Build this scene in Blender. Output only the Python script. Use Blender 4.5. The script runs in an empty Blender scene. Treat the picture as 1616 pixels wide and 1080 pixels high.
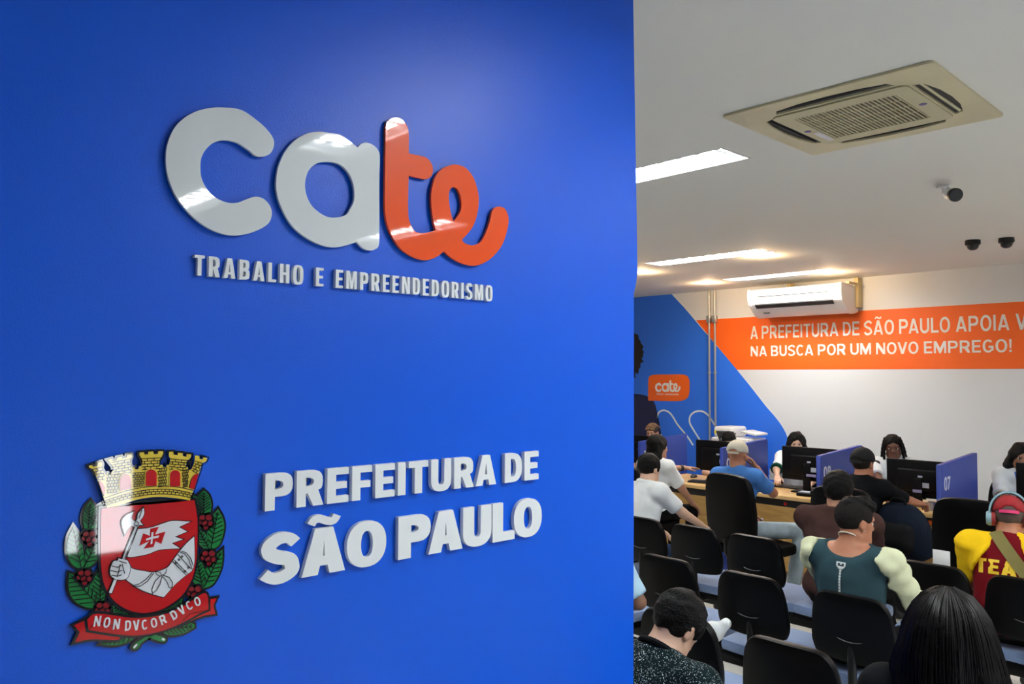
import bpy, bmesh, math, random
import numpy as np
from mathutils import Vector, Matrix
from mathutils.bvhtree import BVHTree

# ------------------------------------------------------------------ camera, world, exposure
SC = bpy.context.scene
CAM_H, CEIL = 1.77, 2.82            # eye height and ceiling height
FOCAL = 1265.0                      # focal length in pixels of the 1616 x 1080 frame
YAW, PITCH, ROLL = math.radians(47.3), math.radians(2.42), math.radians(0.22)
_f = Vector((math.cos(YAW), math.sin(YAW), 0)); _r = Vector((math.sin(YAW), -math.cos(YAW), 0)); _z = Vector((0, 0, 1))
FWD = _f*math.cos(PITCH) + _z*math.sin(PITCH); _u = -_f*math.sin(PITCH) + _z*math.cos(PITCH)
CX = _r*math.cos(ROLL) + _u*math.sin(ROLL); CY = _u*math.cos(ROLL) - _r*math.sin(ROLL)
EYE = Vector((0, 0, CAM_H))
cd = bpy.data.cameras.new('camera'); cam = bpy.data.objects.new('camera', cd); SC.collection.objects.link(cam)
cd.sensor_width = 36; cd.lens = FOCAL/1616*36; cd.clip_start = .02
cam.matrix_world = Matrix(((CX.x, CY.x, -FWD.x, EYE.x), (CX.y, CY.y, -FWD.y, EYE.y), (CX.z, CY.z, -FWD.z, EYE.z), (0, 0, 0, 1)))
SC.camera = cam
SC.view_settings.view_transform = 'Standard'; SC.view_settings.look = 'None'; SC.view_settings.gamma = 1
SC.view_settings.use_curve_mapping = False; SC.view_settings.exposure = 0.66
w = bpy.data.worlds.new('sky'); SC.world = w; w.use_nodes = True
w.node_tree.nodes['Background'].inputs[0].default_value = (.90, .95, 1, 1); w.node_tree.nodes['Background'].inputs[1].default_value = 13.0
LAMP_POWER, SPOT_POWER = 31.0, 7.0   # ceiling troughs (emission), warm downlights (watts)
SC.cycles.max_bounces = 8; SC.cycles.diffuse_bounces = 4; SC.cycles.glossy_bounces = 3
SC.cycles.sample_clamp_indirect = 6; SC.cycles.use_denoising = True

# ------------------------------------------------------------------ helpers
V = Vector
COL = SC.collection
def ray(px, py): return FWD + CX*((px-808)/FOCAL) - CY*((py-540)/FOCAL)
def on_y(px, py, y):                 # the point of a plane y = const seen at a pixel
    d = ray(px, py); return EYE + d*(y/d.y)
def on_x(px, py, x):
    d = ray(px, py); return EYE + d*(x/d.x)
def on_z(px, py, z):
    d = ray(px, py); return EYE + d*((z-CAM_H)/d.z)

MATS = {}
def mat(name, col, rough=.5, metal=0, spec=.5, bump=0, bscale=60, var=0, vscale=8, emit=0, coat=0, sheen=0, trans=0):
    if name in MATS: return MATS[name]
    m = bpy.data.materials.new(name); m.use_nodes = True; nt = m.node_tree; b = nt.nodes['Principled BSDF']
    c4 = (*col, 1); b.inputs['Base Color'].default_value = c4
    b.inputs['Roughness'].default_value = rough; b.inputs['Metallic'].default_value = metal
    b.inputs['Specular IOR Level'].default_value = spec
    if coat: b.inputs['Coat Weight'].default_value = coat; b.inputs['Coat Roughness'].default_value = .03
    if sheen: b.inputs['Sheen Weight'].default_value = sheen; b.inputs['Sheen Roughness'].default_value = .5
    if trans: b.inputs['Transmission Weight'].default_value = trans
    if emit: b.inputs['Emission Color'].default_value = c4; b.inputs['Emission Strength'].default_value = emit
    tc = nt.nodes.new('ShaderNodeTexCoord')
    if bump:
        n = nt.nodes.new('ShaderNodeTexNoise'); n.inputs['Scale'].default_value = bscale; n.inputs['Detail'].default_value = 4
        bp = nt.nodes.new('ShaderNodeBump'); bp.inputs['Strength'].default_value = bump; bp.inputs['Distance'].default_value = .01
        nt.links.new(tc.outputs['Object'], n.inputs['Vector']); nt.links.new(n.outputs['Fac'], bp.inputs['Height']); nt.links.new(bp.outputs['Normal'], b.inputs['Normal'])
    if var:
        n = nt.nodes.new('ShaderNodeTexNoise'); n.inputs['Scale'].default_value = vscale; n.inputs['Detail'].default_value = 5
        r = nt.nodes.new('ShaderNodeValToRGB'); r.color_ramp.elements[0].position = .3; r.color_ramp.elements[1].position = .7
        r.color_ramp.elements[0].color = (*[max(0, c*(1-var)) for c in col], 1); r.color_ramp.elements[1].color = (*[min(1, c*(1+var)) for c in col], 1)
        nt.links.new(tc.outputs['Object'], n.inputs['Vector']); nt.links.new(n.outputs['Fac'], r.inputs[0]); nt.links.new(r.outputs[0], b.inputs['Base Color'])
    MATS[name] = m; return m

def wood_mat(name, a, b_, rough=.4, scale=(1, 1, 1)):
    m = mat(name, a, rough); nt = m.node_tree; b = nt.nodes['Principled BSDF']
    tc = nt.nodes.new('ShaderNodeTexCoord'); mp = nt.nodes.new('ShaderNodeMapping'); mp.inputs['Scale'].default_value = scale
    n = nt.nodes.new('ShaderNodeTexNoise'); n.inputs['Scale'].default_value = 5; n.inputs['Detail'].default_value = 7; n.inputs['Distortion'].default_value = .6
    r = nt.nodes.new('ShaderNodeValToRGB'); r.color_ramp.elements[0].position = .35; r.color_ramp.elements[1].position = .68
    r.color_ramp.elements[0].color = (*a, 1); r.color_ramp.elements[1].color = (*b_, 1)
    nt.links.new(tc.outputs['Object'], mp.inputs['Vector']); nt.links.new(mp.outputs[0], n.inputs['Vector']); nt.links.new(n.outputs['Fac'], r.inputs[0]); nt.links.new(r.outputs[0], b.inputs['Base Color'])
    return m

class MB:
    """collects geometry and links it as one mesh object"""
    def __init__(s): s.v = []; s.f = []; s.mi = []
    def add(s, vs, fs, mi=0):
        o = len(s.v); s.v += [tuple(p) for p in vs]; s.f += [tuple(i+o for i in f) for f in fs]; s.mi += [mi]*len(fs); return s
    def box(s, lo, hi, bev=0, mi=0, M=None):
        c = [(a+b)/2 for a, b in zip(lo, hi)]; d = [abs(b-a) for a, b in zip(lo, hi)]
        bm = bmesh.new(); bmesh.ops.create_cube(bm, size=1); bmesh.ops.scale(bm, vec=d, verts=bm.verts)
        if bev: bmesh.ops.bevel(bm, geom=bm.edges[:], offset=min(bev, min(d)*.45), segments=3, profile=.5, affect='EDGES')
        bmesh.ops.translate(bm, vec=c, verts=bm.verts)
        if M is not None: bmesh.ops.transform(bm, matrix=M, verts=bm.verts)
        bm.verts.index_update(); s.add([v.co[:] for v in bm.verts], [[v.index for v in f.verts] for f in bm.faces], mi); bm.free(); return s
    def tube(s, pts, r, seg=10, mi=0, cap=True):
        pts = [Vector(p) for p in pts]; rs = r if isinstance(r, (list, tuple)) else [r]*len(pts); vs = []; fs = []; ref = None
        for i, p in enumerate(pts):
            t = (pts[min(i+1, len(pts)-1)]-pts[max(i-1, 0)]).normalized()
            if ref is None: ref = t.orthogonal().normalized()
            ref = (ref - t*ref.dot(t)).normalized(); b = t.cross(ref)
            vs += [p + (ref*math.cos(2*math.pi*k/seg) + b*math.sin(2*math.pi*k/seg))*rs[i] for k in range(seg)]
        for i in range(len(pts)-1):
            fs += [(i*seg+k, i*seg+(k+1) % seg, (i+1)*seg+(k+1) % seg, (i+1)*seg+k) for k in range(seg)]
        if cap: fs += [tuple(range(seg-1, -1, -1)), tuple((len(pts)-1)*seg+k for k in range(seg))]
        return s.add(vs, fs, mi)
    def lathe(s, prof, c=(0, 0, 0), seg=24, mi=0, M=None):
        vs = [(a*math.cos(2*math.pi*k/seg), a*math.sin(2*math.pi*k/seg), z) for a, z in prof for k in range(seg)]; n = len(prof)
        fs = [(i*seg+k, i*seg+(k+1) % seg, (i+1)*seg+(k+1) % seg, (i+1)*seg+k) for i in range(n-1) for k in range(seg)]
        fs += [tuple(range(seg-1, -1, -1)), tuple((n-1)*seg+k for k in range(seg))]
        vs = [Vector(v) for v in vs]
        if M is not None: vs = [M @ v for v in vs]
        return s.add([v+Vector(c) for v in vs], fs, mi)
    def prism(s, poly, frame, d0, d1, mi=0):
        """convex or simple polygon in a frame (origin, ex, ey, n), from depth d0 to d1 along n"""
        o, ex, ey, n = frame; k = len(poly)
        vs = [o+ex*a+ey*b+n*d for d in (d0, d1) for a, b in poly]
        fs = [tuple(range(k-1, -1, -1)), tuple(range(k, 2*k))] + [(i, (i+1) % k, k+(i+1) % k, k+i) for i in range(k)]
        return s.add(vs, fs, mi)
    def plate(s, loops, frame, d0, d1, mi=0, off=0, bev=0):
        """filled outline (holes allowed) between depths d0 and d1, grown by off"""
        vs, fs = fill_loops(loops, (d1-d0), off, bev); o, ex, ey, n = frame
        return s.add([o+ex*x+ey*y+n*(d0+z) for x, y, z in vs], fs, mi)
    def build(s, name, mats, parent=None, angle=38, **tags):
        me = bpy.data.meshes.new(name); me.from_pydata(s.v, [], s.f)
        for m in (mats if isinstance(mats, (list, tuple)) else [mats]): me.materials.append(m)
        me.polygons.foreach_set('material_index', s.mi)
        bm = bmesh.new(); bm.from_mesh(me); bmesh.ops.recalc_face_normals(bm, faces=bm.faces[:]); bm.to_mesh(me); bm.free()
        me.polygons.foreach_set('use_smooth', [True]*len(me.polygons)); me.set_sharp_from_angle(angle=math.radians(angle))
        return link(name, me, parent, **tags)

def link(name, me, parent=None, **tags):
    o = bpy.data.objects.new(name, me); COL.objects.link(o)
    if parent: o.parent = parent
    for k, v in tags.items(): o[k] = v
    return o
def thing(name, label, cat, loc=(0, 0, 0), yaw=0, group=None):
    o = link(name, None, None, label=label, category=cat); o.location = loc; o.rotation_euler = (0, 0, yaw)
    if group: o['group'] = group
    return o

def curve_mesh(cu):
    o = bpy.data.objects.new('tmp', cu); COL.objects.link(o); dg = bpy.context.evaluated_depsgraph_get(); dg.update()
    me = bpy.data.meshes.new_from_object(o.evaluated_get(dg)); bpy.data.objects.remove(o); bpy.data.curves.remove(cu)
    vs = [v.co[:] for v in me.vertices]; fs = [tuple(p.vertices) for p in me.polygons]; bpy.data.meshes.remove(me); return vs, fs
def fill_loops(loops, t, off=0, bev=0):
    cu = bpy.data.curves.new('tmp', 'CURVE'); cu.dimensions = '2D'; cu.fill_mode = 'BOTH'; K = 100.0
    cu.extrude = max(1e-6, t/2-bev)*K; cu.offset = off*K; cu.bevel_depth = bev*K; cu.bevel_resolution = 1
    for lp in loops:
        s = cu.splines.new('POLY'); s.points.add(len(lp)-1); s.use_cyclic_u = True
        for p, (x, y) in zip(s.points, lp): p.co = (x*K, y*K, 0, 1)
    vs, fs = curve_mesh(cu); return [(x/K, y/K, z/K+t/2) for x, y, z in vs], fs
def smooth(pts, n=6, closed=True):
    """Catmull-Rom through the points; a third entry marks a sharp corner"""
    out = []; N = len(pts)
    for i in range(N if closed else N-1):
        p = [pts[(i+k) % N] if closed else pts[min(max(i+k, 0), N-1)] for k in (-1, 0, 1, 2)]
        a = np.array(p[0][:2], float); b = np.array(p[1][:2], float); c = np.array(p[2][:2], float); d = np.array(p[3][:2], float)
        t1 = (c-b) if len(p[1]) > 2 else (c-a)/2; t2 = (c-b) if len(p[2]) > 2 else (d-b)/2
        for k in range(n):
            t = k/n; h = 2*t**3-3*t**2+1; out.append(tuple(h*b+(t**3-2*t*t+t)*t1+(1-h)*c+(t**3-t*t)*t2))
    if not closed: out.append(tuple(map(float, pts[-1][:2])))
    return out

FONT_CACHE = {}
def letters(body, bold=.0, bev=0):
    """each character of a line as (x0, x1, verts, faces); flat font units, baseline 0, capital height 1, z 0..1"""
    cu = bpy.data.curves.new('tmp', 'FONT'); cu.body = body; cu.size = 10; cu.offset = bold*10; cu.extrude = .5; cu.resolution_u = 6; cu.space_character = 1+bold*2.2
    vs, fs = curve_mesh(cu)
    par = list(range(len(vs)))
    def find(i):
        while par[i] != i: par[i] = par[par[i]]; i = par[i]
        return i
    for f in fs:
        for a in f[1:]: par[find(a)] = find(f[0])
    groups = {}
    for f in fs: groups.setdefault(find(f[0]), []).append(f)
    isl = []
    for g in groups.values():
        idx = sorted({i for f in g for i in f}); xs = [vs[i][0] for i in idx]; isl.append([min(xs), max(xs), g])
    isl.sort(key=lambda q: q[0]); merged = []
    for q in isl:
        if merged and min(q[1], merged[-1][1])-max(q[0], merged[-1][0]) > .55*min(q[1]-q[0], merged[-1][1]-merged[-1][0]):
            merged[-1][2] += q[2]; merged[-1][0] = min(merged[-1][0], q[0]); merged[-1][1] = max(merged[-1][1], q[1])
        else: merged.append(q)
    out = []
    for x0, x1, g in merged:
        idx = sorted({i for f in g for i in f}); mp = {i: k for k, i in enumerate(idx)}
        out.append([x0, x1, [vs[i] for i in idx], [tuple(mp[i] for i in f) for f in g]])
    return out
def _arc(cx, cy, rx, ry, a0, a1, n=10, p=2.3):
    out = []
    for k in range(n+1):
        a = math.radians(a0+(a1-a0)*k/n); c, s = math.cos(a), math.sin(a); out.append((cx+rx*math.copysign(abs(c)**(2/p), c), cy+ry*math.copysign(abs(s)**(2/p), s)))
    return out
def _stroke(pts, ws):
    P = [V(p) for p in pts]; L = []; R = []
    for i, p in enumerate(P):
        t = (P[min(i+1, len(P)-1)]-P[max(i-1, 0)]).normalized(); n = V((-t.y, t.x))*ws[i]/2; L.append(tuple(p+n)); R.append(tuple(p-n))
    return L+R[::-1]
def glyph(ch, w, sv, sh, p=2.4):
    """outlines of one capital letter of height 1: stem width sv, bar height sh, nominal width w -> (width, loops)"""
    h2 = sh/2
    def bowl(y0, y1, x1): return _arc(x1-min(.45*(y1-y0), x1*.55), (y0+y1)/2, min(.45*(y1-y0), x1*.55), (y1-y0)/2, -90, 90, 10, p)
    def hole(y0, y1, x1): return [(sv, y0+sh)]+_arc(x1-sv-min(.4*(y1-y0), x1*.4), (y0+y1)/2, min(.4*(y1-y0), x1*.4), (y1-y0)/2-sh, -90, 90, 10, p)+[(sv, y1-sh)]
    if ch == 'I': return sv, [[(0, 0), (sv, 0), (sv, 1), (0, 1)]]
    if ch == '!': return sv, [[(0, .28), (sv*.2, .28)][:0]+[(sv*.18, .3), (sv*.82, .3), (sv, 1), (0, 1)], [(0, 0), (sv, 0), (sv, .18), (0, .18)]]
    if ch == 'T': w *= .92; c = w/2; return w, [[(c-sv/2, 0), (c+sv/2, 0), (c+sv/2, 1-sh), (w, 1-sh), (w, 1), (0, 1), (0, 1-sh), (c-sv/2, 1-sh)]]
    if ch == 'L': w *= .82; return w, [[(0, 0), (w, 0), (w, sh), (sv, sh), (sv, 1), (0, 1)]]
    if ch in 'E\u00ca':
        w *= .86; lp = [[(0, 0), (w, 0), (w, sh), (sv, sh), (sv, .5-h2), (w*.92, .5-h2), (w*.92, .5+h2), (sv, .5+h2), (sv, 1-sh), (w, 1-sh), (w, 1), (0, 1)]]
        if ch != 'E': lp.append([(w*.15, 1.08), (w*.35, 1.08), (w*.5, 1.18), (w*.65, 1.08), (w*.85, 1.08), (w*.6, 1.28), (w*.4, 1.28)])
        return w, lp
    if ch == 'F': w *= .84; return w, [[(0, 0), (sv, 0), (sv, .46-h2), (w*.92, .46-h2), (w*.92, .46+h2), (sv, .46+h2), (sv, 1-sh), (w, 1-sh), (w, 1), (0, 1)]]
    if ch == 'H': return w, [[(0, 0), (sv, 0), (sv, .5-h2), (w-sv, .5-h2), (w-sv, 0), (w, 0), (w, 1), (w-sv, 1), (w-sv, .5+h2), (sv, .5+h2), (sv, 1), (0, 1)]]
    if ch == 'N': w *= 1.05; d = sv*1.12; return w, [[(0, 0), (sv*.92, 0), (sv*.92, .62), (w-d, 0), (w, 0), (w, 1), (w-sv*.92, 1), (w-sv*.92, .38), (d, 1), (0, 1)]]
    if ch == 'M': w *= 1.28; d = sv*1.15; c = w/2; v = sv*.92; return w, [[(0, 0), (v, 0), (v, .60), (c-sv*.36, .0), (c+sv*.36, 0), (w-v, .60), (w-v, 0), (w, 0), (w, 1), (w-d, 1), (c, .42), (d, 1), (0, 1)]]
    if ch == 'V': w *= 1.08; c = w/2; q = sv*1.06; return w, [[(c-q*.56, 0), (c+q*.56, 0), (w, 1), (w-q, 1), (c, .30), (q, 1), (0, 1)]]
    if ch in 'A\u00c3':
        w *= 1.12; c = w/2; q = sv*1.06; yb = .19; f = lambda y: (c-q*.55)*y; inn = lambda y: q+(c-q)*y*1.0
        top = q*.58; lp = [[(0, 0), (q, 0), (q+(c-top-0)*.17, yb), (w-q-(c-top)*.17, yb), (w-q, 0), (w, 0), (c+top, 1), (c-top, 1)], [(q+(c-top)*(yb+sh*.9)*.98, yb+sh*.9), (w-q-(c-top)*(yb+sh*.9)*.98, yb+sh*.9), (c, min(.86, .74+.0*sh))]]
        if ch != 'A': lp.append(_stroke(smooth([(c-w*.30, 1.10), (c-w*.22, 1.20), (c-w*.08, 1.21), (c+w*.08, 1.14), (c+w*.22, 1.14), (c+w*.30, 1.25)], 4, False), [sh*.75]*21))
        return w, lp
    if ch == 'P': return w, [[(0, 0), (sv, 0), (sv, .36)]+bowl(.36, 1, w)+[(0, 1)], hole(.36, 1, w)]
    if ch == 'R': return w*1.03, [[(0, 0), (sv, 0), (sv, .36), (w*.42, .36), (w*1.03-sv*1.12, 0), (w*1.03, 0), (w*.82, .44)]+[q for q in bowl(.36, 1, w) if q[1] > .46]+[(0, 1)], hole(.36, 1, w)]
    if ch == 'B': return w, [[(0, 0)]+bowl(0, .54, w)[:-2]+[(w*.86, .52)]+[q for q in bowl(.5, 1, w*.96) if q[1] > .55]+[(0, 1)], hole(0, .5+h2*.9, w), hole(.5-h2*.9, 1, w*.96)]
    if ch == 'D': return w, [[(0, 0)]+_arc(w*.42, .5, w*.58, .5, -90, 90, 14, p)+[(0, 1)], [(sv, sh)]+_arc(w*.42, .5, w*.58-sv, .5-sh, -90, 90, 14, p)+[(sv, 1-sh)]]
    if ch == 'O': w *= 1.10; return w, [_arc(w/2, .5, w/2, .52, 0, 360, 36, p)[:-1], _arc(w/2, .5, w/2-sv, .52-sh, 0, 360, 36, p)[:-1]]
    if ch == 'U': return w, [[(0, 1), (sv, 1)]+_arc(w/2, .36, w/2-sv, .36-sh, 180, 360, 14, p)+[(w-sv, 1), (w, 1)]+_arc(w/2, .36, w/2, .38, 360, 180, 16, p)]
    if ch in 'CG':
        w *= 1.04; lp = _arc(w/2, .5, w/2, .52, 40, 320, 30, p)+_arc(w/2, .5, w/2-sv, .52-sh, 312, 48, 26, p)
        if ch == 'C': return w, [lp]
        return w, [_arc(w/2, .5, w/2, .52, 40, 315, 28, p)+[(w, .16), (w, .52), (w*.55, .52), (w*.55, .52-sh), (w-sv, .52-sh), (w-sv, .24)]+_arc(w/2, .5, w/2-sv, .52-sh, 312, 48, 24, p)]
    if ch == 'S':
        w *= .94; a = sv*.5; pts = smooth([(w-a*.55, .80), (w*.72, .925), (w*.45, .935), (a*1.05, .80), (a*1.15, .64), (w*.42, .53), (w*.72, .44), (w-a*1.0, .30), (w-a*1.05, .17), (w*.55, .06), (w*.30, .065), (a*.45, .19)], 4, False)
        pts = [(x, sh/2-.02+(y-.06)/(.88)*(1.04-sh)) for x, y in pts]; n = len(pts); return w, [_stroke(pts, [sh*.98+(sv-sh)*.8*math.sin(math.pi*min(1, max(0, (i/n-.12)/.76)))**.5 if .12 < i/n < .88 else sh*.98 for i in range(n)])]
    return w*.5, []
def sign_line(body, frame, x0, x1, base, cap, d0, d1, w, sv, sh, gap, space=.35, p=2.4, bev=0):
    """capital letters fitted between x0..x1 -> list of (char, verts, faces)"""
    x = 0; items = []; kern = {'LO': -.05, 'AU': -.02, 'PA': -.08, 'TU': -.0, 'RA': -.03, 'RT': -.02, 'AP': .0, 'AB': .0, 'BA': -.02, 'VO': -.05, 'OV': -.05, 'CA': -.07, 'AV': -.1}
    for i, ch in enumerate(body):
        if ch == ' ': x += space; continue
        x += kern.get(body[i-1:i+1], 0)*(w/.7)*(1 if w > .5 else .4) if i else 0
        g, lp = glyph(ch, w, sv, sh, p); items.append((ch, x, lp)); x += g+gap
    x -= gap; sx = (x1-x0)/x; out = []
    for ch, gx, lp in items:
        mb = MB().plate([[(x0+(gx+a)*sx, base+b*cap) for a, b in l] for l in lp], frame, d0, d1, 0, 0, bev); out.append((ch, mb.v, mb.f))
    return out
def text_line(body, frame, x0, x1, base, cap, d0, d1, bold=.0, slant=0):
    """letters of a line fitted between x0..x1 with the baseline and capital height given -> list of (verts, faces) in the frame"""
    L = letters(body, bold); a = min(l[0] for l in L); b = max(l[1] for l in L); o, ex, ey, n = frame
    hs = [v[1] for ch, l in zip([c for c in body if c != ' '], L) if ch in 'EHTLPINMRADFBV1' for v in l[2]]
    hs = hs or [v[1] for l in L for v in l[2]]
    y0, y1 = min(hs), max(hs); sx = (x1-x0)/(b-a); sy = cap/(y1-y0); res = []
    for l in L:
        res.append(([o+ex*(x0+(v[0]-a)*sx+slant*(v[1]-y0)*sy)+ey*(base+(v[1]-y0)*sy)+n*(d0+(v[2]/1.0+.5)*(d1-d0)) for v in l[2]], l[3]))
    return res

# ------------------------------------------------------------------ soft bodies: distance fields meshed as one continuous surface
class Field:
    def __init__(s, lo, hi, h):
        s.h = h; s.o = np.array(lo, np.float32); s.n = np.maximum(4, np.ceil((np.array(hi)-np.array(lo))/h).astype(int)+1)
        s.d = np.full(s.n, .08, np.float32)
    def sub(s, c0, c1, pad):
        i0 = np.clip(np.floor((np.minimum(c0, c1)-pad-s.o)/s.h).astype(int), 0, s.n-1); i1 = np.clip(np.ceil((np.maximum(c0, c1)+pad-s.o)/s.h).astype(int)+1, 1, s.n)
        if np.any(i1 <= i0): return None, None
        sl = tuple(slice(a, b) for a, b in zip(i0, i1))
        ax = [s.o[k]+s.h*np.arange(i0[k], i1[k], dtype=np.float32) for k in range(3)]
        return sl, np.stack(np.meshgrid(*ax, indexing='ij'), -1)
    def blend(s, sl, v, k, cut=None):
        if cut is not None: v = np.maximum(v, cut)
        a = s.d[sl]
        if k > 0:
            hh = np.clip(.5+.5*(a-v)/k, 0, 1); s.d[sl] = a*(1-hh)+v*hh-k*hh*(1-hh)
        else: s.d[sl] = np.minimum(a, v)
    def cap(s, a, b, ra, rb=None, k=.02, cut=None, sub=False):
        rb = ra if rb is None else rb; a = np.array(a, np.float32); b = np.array(b, np.float32)
        sl, p = s.sub(a, b, max(ra, rb)+k+.03)
        if sl is None: return s
        ab = b-a; t = np.clip(((p-a)@ab)/max(1e-9, float(ab@ab)), 0, 1); v = np.linalg.norm(p-a-t[..., None]*ab, axis=-1)-(ra+(rb-ra)*t)
        return s.put(sl, p, v, k, cut, sub)
    def ell(s, c, r, M=None, k=.02, cut=None, sub=False):
        c = np.array(c, np.float32); r = np.array(r, np.float32); R = float(r.max()); sl, p = s.sub(c, c, R+k+.03)
        if sl is None: return s
        q = p-c
        if M is not None: q = q@np.array(M, np.float32)
        k0 = np.linalg.norm(q/r, axis=-1); k1 = np.linalg.norm(q/(r*r), axis=-1); v = np.where(k1 > 1e-6, k0*(k0-1)/np.maximum(k1, 1e-6), -r.min())
        return s.put(sl, p, v, k, cut, sub)
    def put(s, sl, p, v, k, cut, sub):
        if cut:
            for q, n in cut: v = np.maximum(v, (p-np.array(q, np.float32))@np.array(n, np.float32))
        if sub:
            a = s.d[sl]; hh = np.clip(.5-.5*(a+v)/max(k, 1e-4), 0, 1); s.d[sl] = a*(1-hh)-v*hh+k*hh*(1-hh)
        else: s.blend(sl, v.astype(np.float32), k)
        return s
    def plane(s, q, n):                       # keep the side the normal points away from
        sl, p = s.sub(s.o, s.o+s.h*s.n, 0); s.d = np.maximum(s.d, ((p-np.array(q, np.float32))@np.array(n, np.float32)).astype(np.float32)); return s
    def noise(s, amp, freq, seed=0):
        ax = [s.o[k]+s.h*np.arange(s.n[k], dtype=np.float32) for k in range(3)]; X, Y, Z = np.meshgrid(*ax, indexing='ij'); r = np.random.RandomState(seed); t = 0
        for i in range(6):
            q = r.normal(size=3); q = q/np.linalg.norm(q)*freq*(.6+1.1*r.rand()); t = t+np.sin(X*q[0]+Y*q[1]+Z*q[2]+r.rand()*6.28+1.3*np.sin(X*q[1]*.6-Z*q[0]*.7))
        s.d += (t*(amp/3)).astype(np.float32); return s
    def mesh(s, name):
        D = s.d; h = s.h; S = D < 0; nx, ny, nz = D.shape
        c = np.zeros((nx-1, ny-1, nz-1), np.int8)
        for i in (0, 1):
            for j in (0, 1):
                for k in (0, 1): c += S[i:nx-1+i, j:ny-1+j, k:nz-1+k]
        act = (c > 0) & (c < 8); idx = np.full(act.shape, -1, np.int64); A = np.argwhere(act); idx[act] = np.arange(len(A))
        acc = np.zeros((len(A), 3)); cnt = np.zeros(len(A))
        for ax in range(3):
            o1, o2 = [q for q in range(3) if q != ax]
            for i in (0, 1):
                for j in (0, 1):
                    B = A.copy(); B[:, o1] += i; B[:, o2] += j; E_ = B.copy(); E_[:, ax] += 1
                    d0 = D[B[:, 0], B[:, 1], B[:, 2]]; d1 = D[E_[:, 0], E_[:, 1], E_[:, 2]]; m = (d0 < 0) != (d1 < 0)
                    t = np.zeros(len(A)); t[m] = d0[m]/(d0[m]-d1[m]); P = B.astype(float); P[:, ax] += t; acc[m] += P[m]; cnt[m] += 1
        vs = s.o+h*acc/np.maximum(cnt, 1)[:, None]; quads = []
        for ax in range(3):
            o1, o2 = [(1, 2), (2, 0), (0, 1)][ax]
            sl0 = [slice(None)]*3; sl1 = [slice(None)]*3; sl0[ax] = slice(0, -1); sl1[ax] = slice(1, None)
            s0 = S[tuple(sl0)]; s1 = S[tuple(sl1)]; G = np.argwhere(s0 != s1); G = G[(G[:, o1] > 0) & (G[:, o2] > 0) & (G[:, o1] < D.shape[o1]-1) & (G[:, o2] < D.shape[o2]-1)]
            if not len(G): continue
            ins = s0[G[:, 0], G[:, 1], G[:, 2]]
            def cell(a, b):
                q = G.copy(); q[:, o1] -= a; q[:, o2] -= b; return idx[q[:, 0], q[:, 1], q[:, 2]]
            Q = np.stack([cell(1, 1), cell(0, 1), cell(0, 0), cell(1, 0)], 1); Q[~ins] = Q[~ins][:, ::-1]; quads.append(Q)
        Q = np.concatenate(quads) if quads else np.zeros((0, 4), int); Q = Q[(Q >= 0).all(1)]
        me = bpy.data.meshes.new(name); me.vertices.add(len(vs)); me.vertices.foreach_set('co', vs.astype(np.float32).ravel())
        me.loops.add(len(Q)*4); me.loops.foreach_set('vertex_index', Q.astype(np.int32).ravel()); me.polygons.add(len(Q))
        me.polygons.foreach_set('loop_start', np.arange(0, len(Q)*4, 4, dtype=np.int32)); me.update(calc_edges=True); me.validate()
        me.polygons.foreach_set('use_smooth', [True]*len(me.polygons)); return me

# ------------------------------------------------------------------ people
def rotm(yaw=0, pitch=0, roll=0):         # degrees; yaw to the left, pitch down, roll to the right
    return np.array(Matrix.Rotation(math.radians(yaw), 3, 'Z') @ Matrix.Rotation(math.radians(pitch), 3, 'Y') @ Matrix.Rotation(math.radians(roll), 3, 'X'))
def ik(S, T, l1, l2, pole):
    d = T-S; L = min(np.linalg.norm(d), (l1+l2)*.985); u = d/np.linalg.norm(d); T = S+u*L; a = (l1*l1-l2*l2+L*L)/(2*L); hgt = math.sqrt(max(0, l1*l1-a*a))
    p = pole-u*(pole@u); p = p/np.linalg.norm(p); return S+u*a+p*hgt, T

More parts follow.
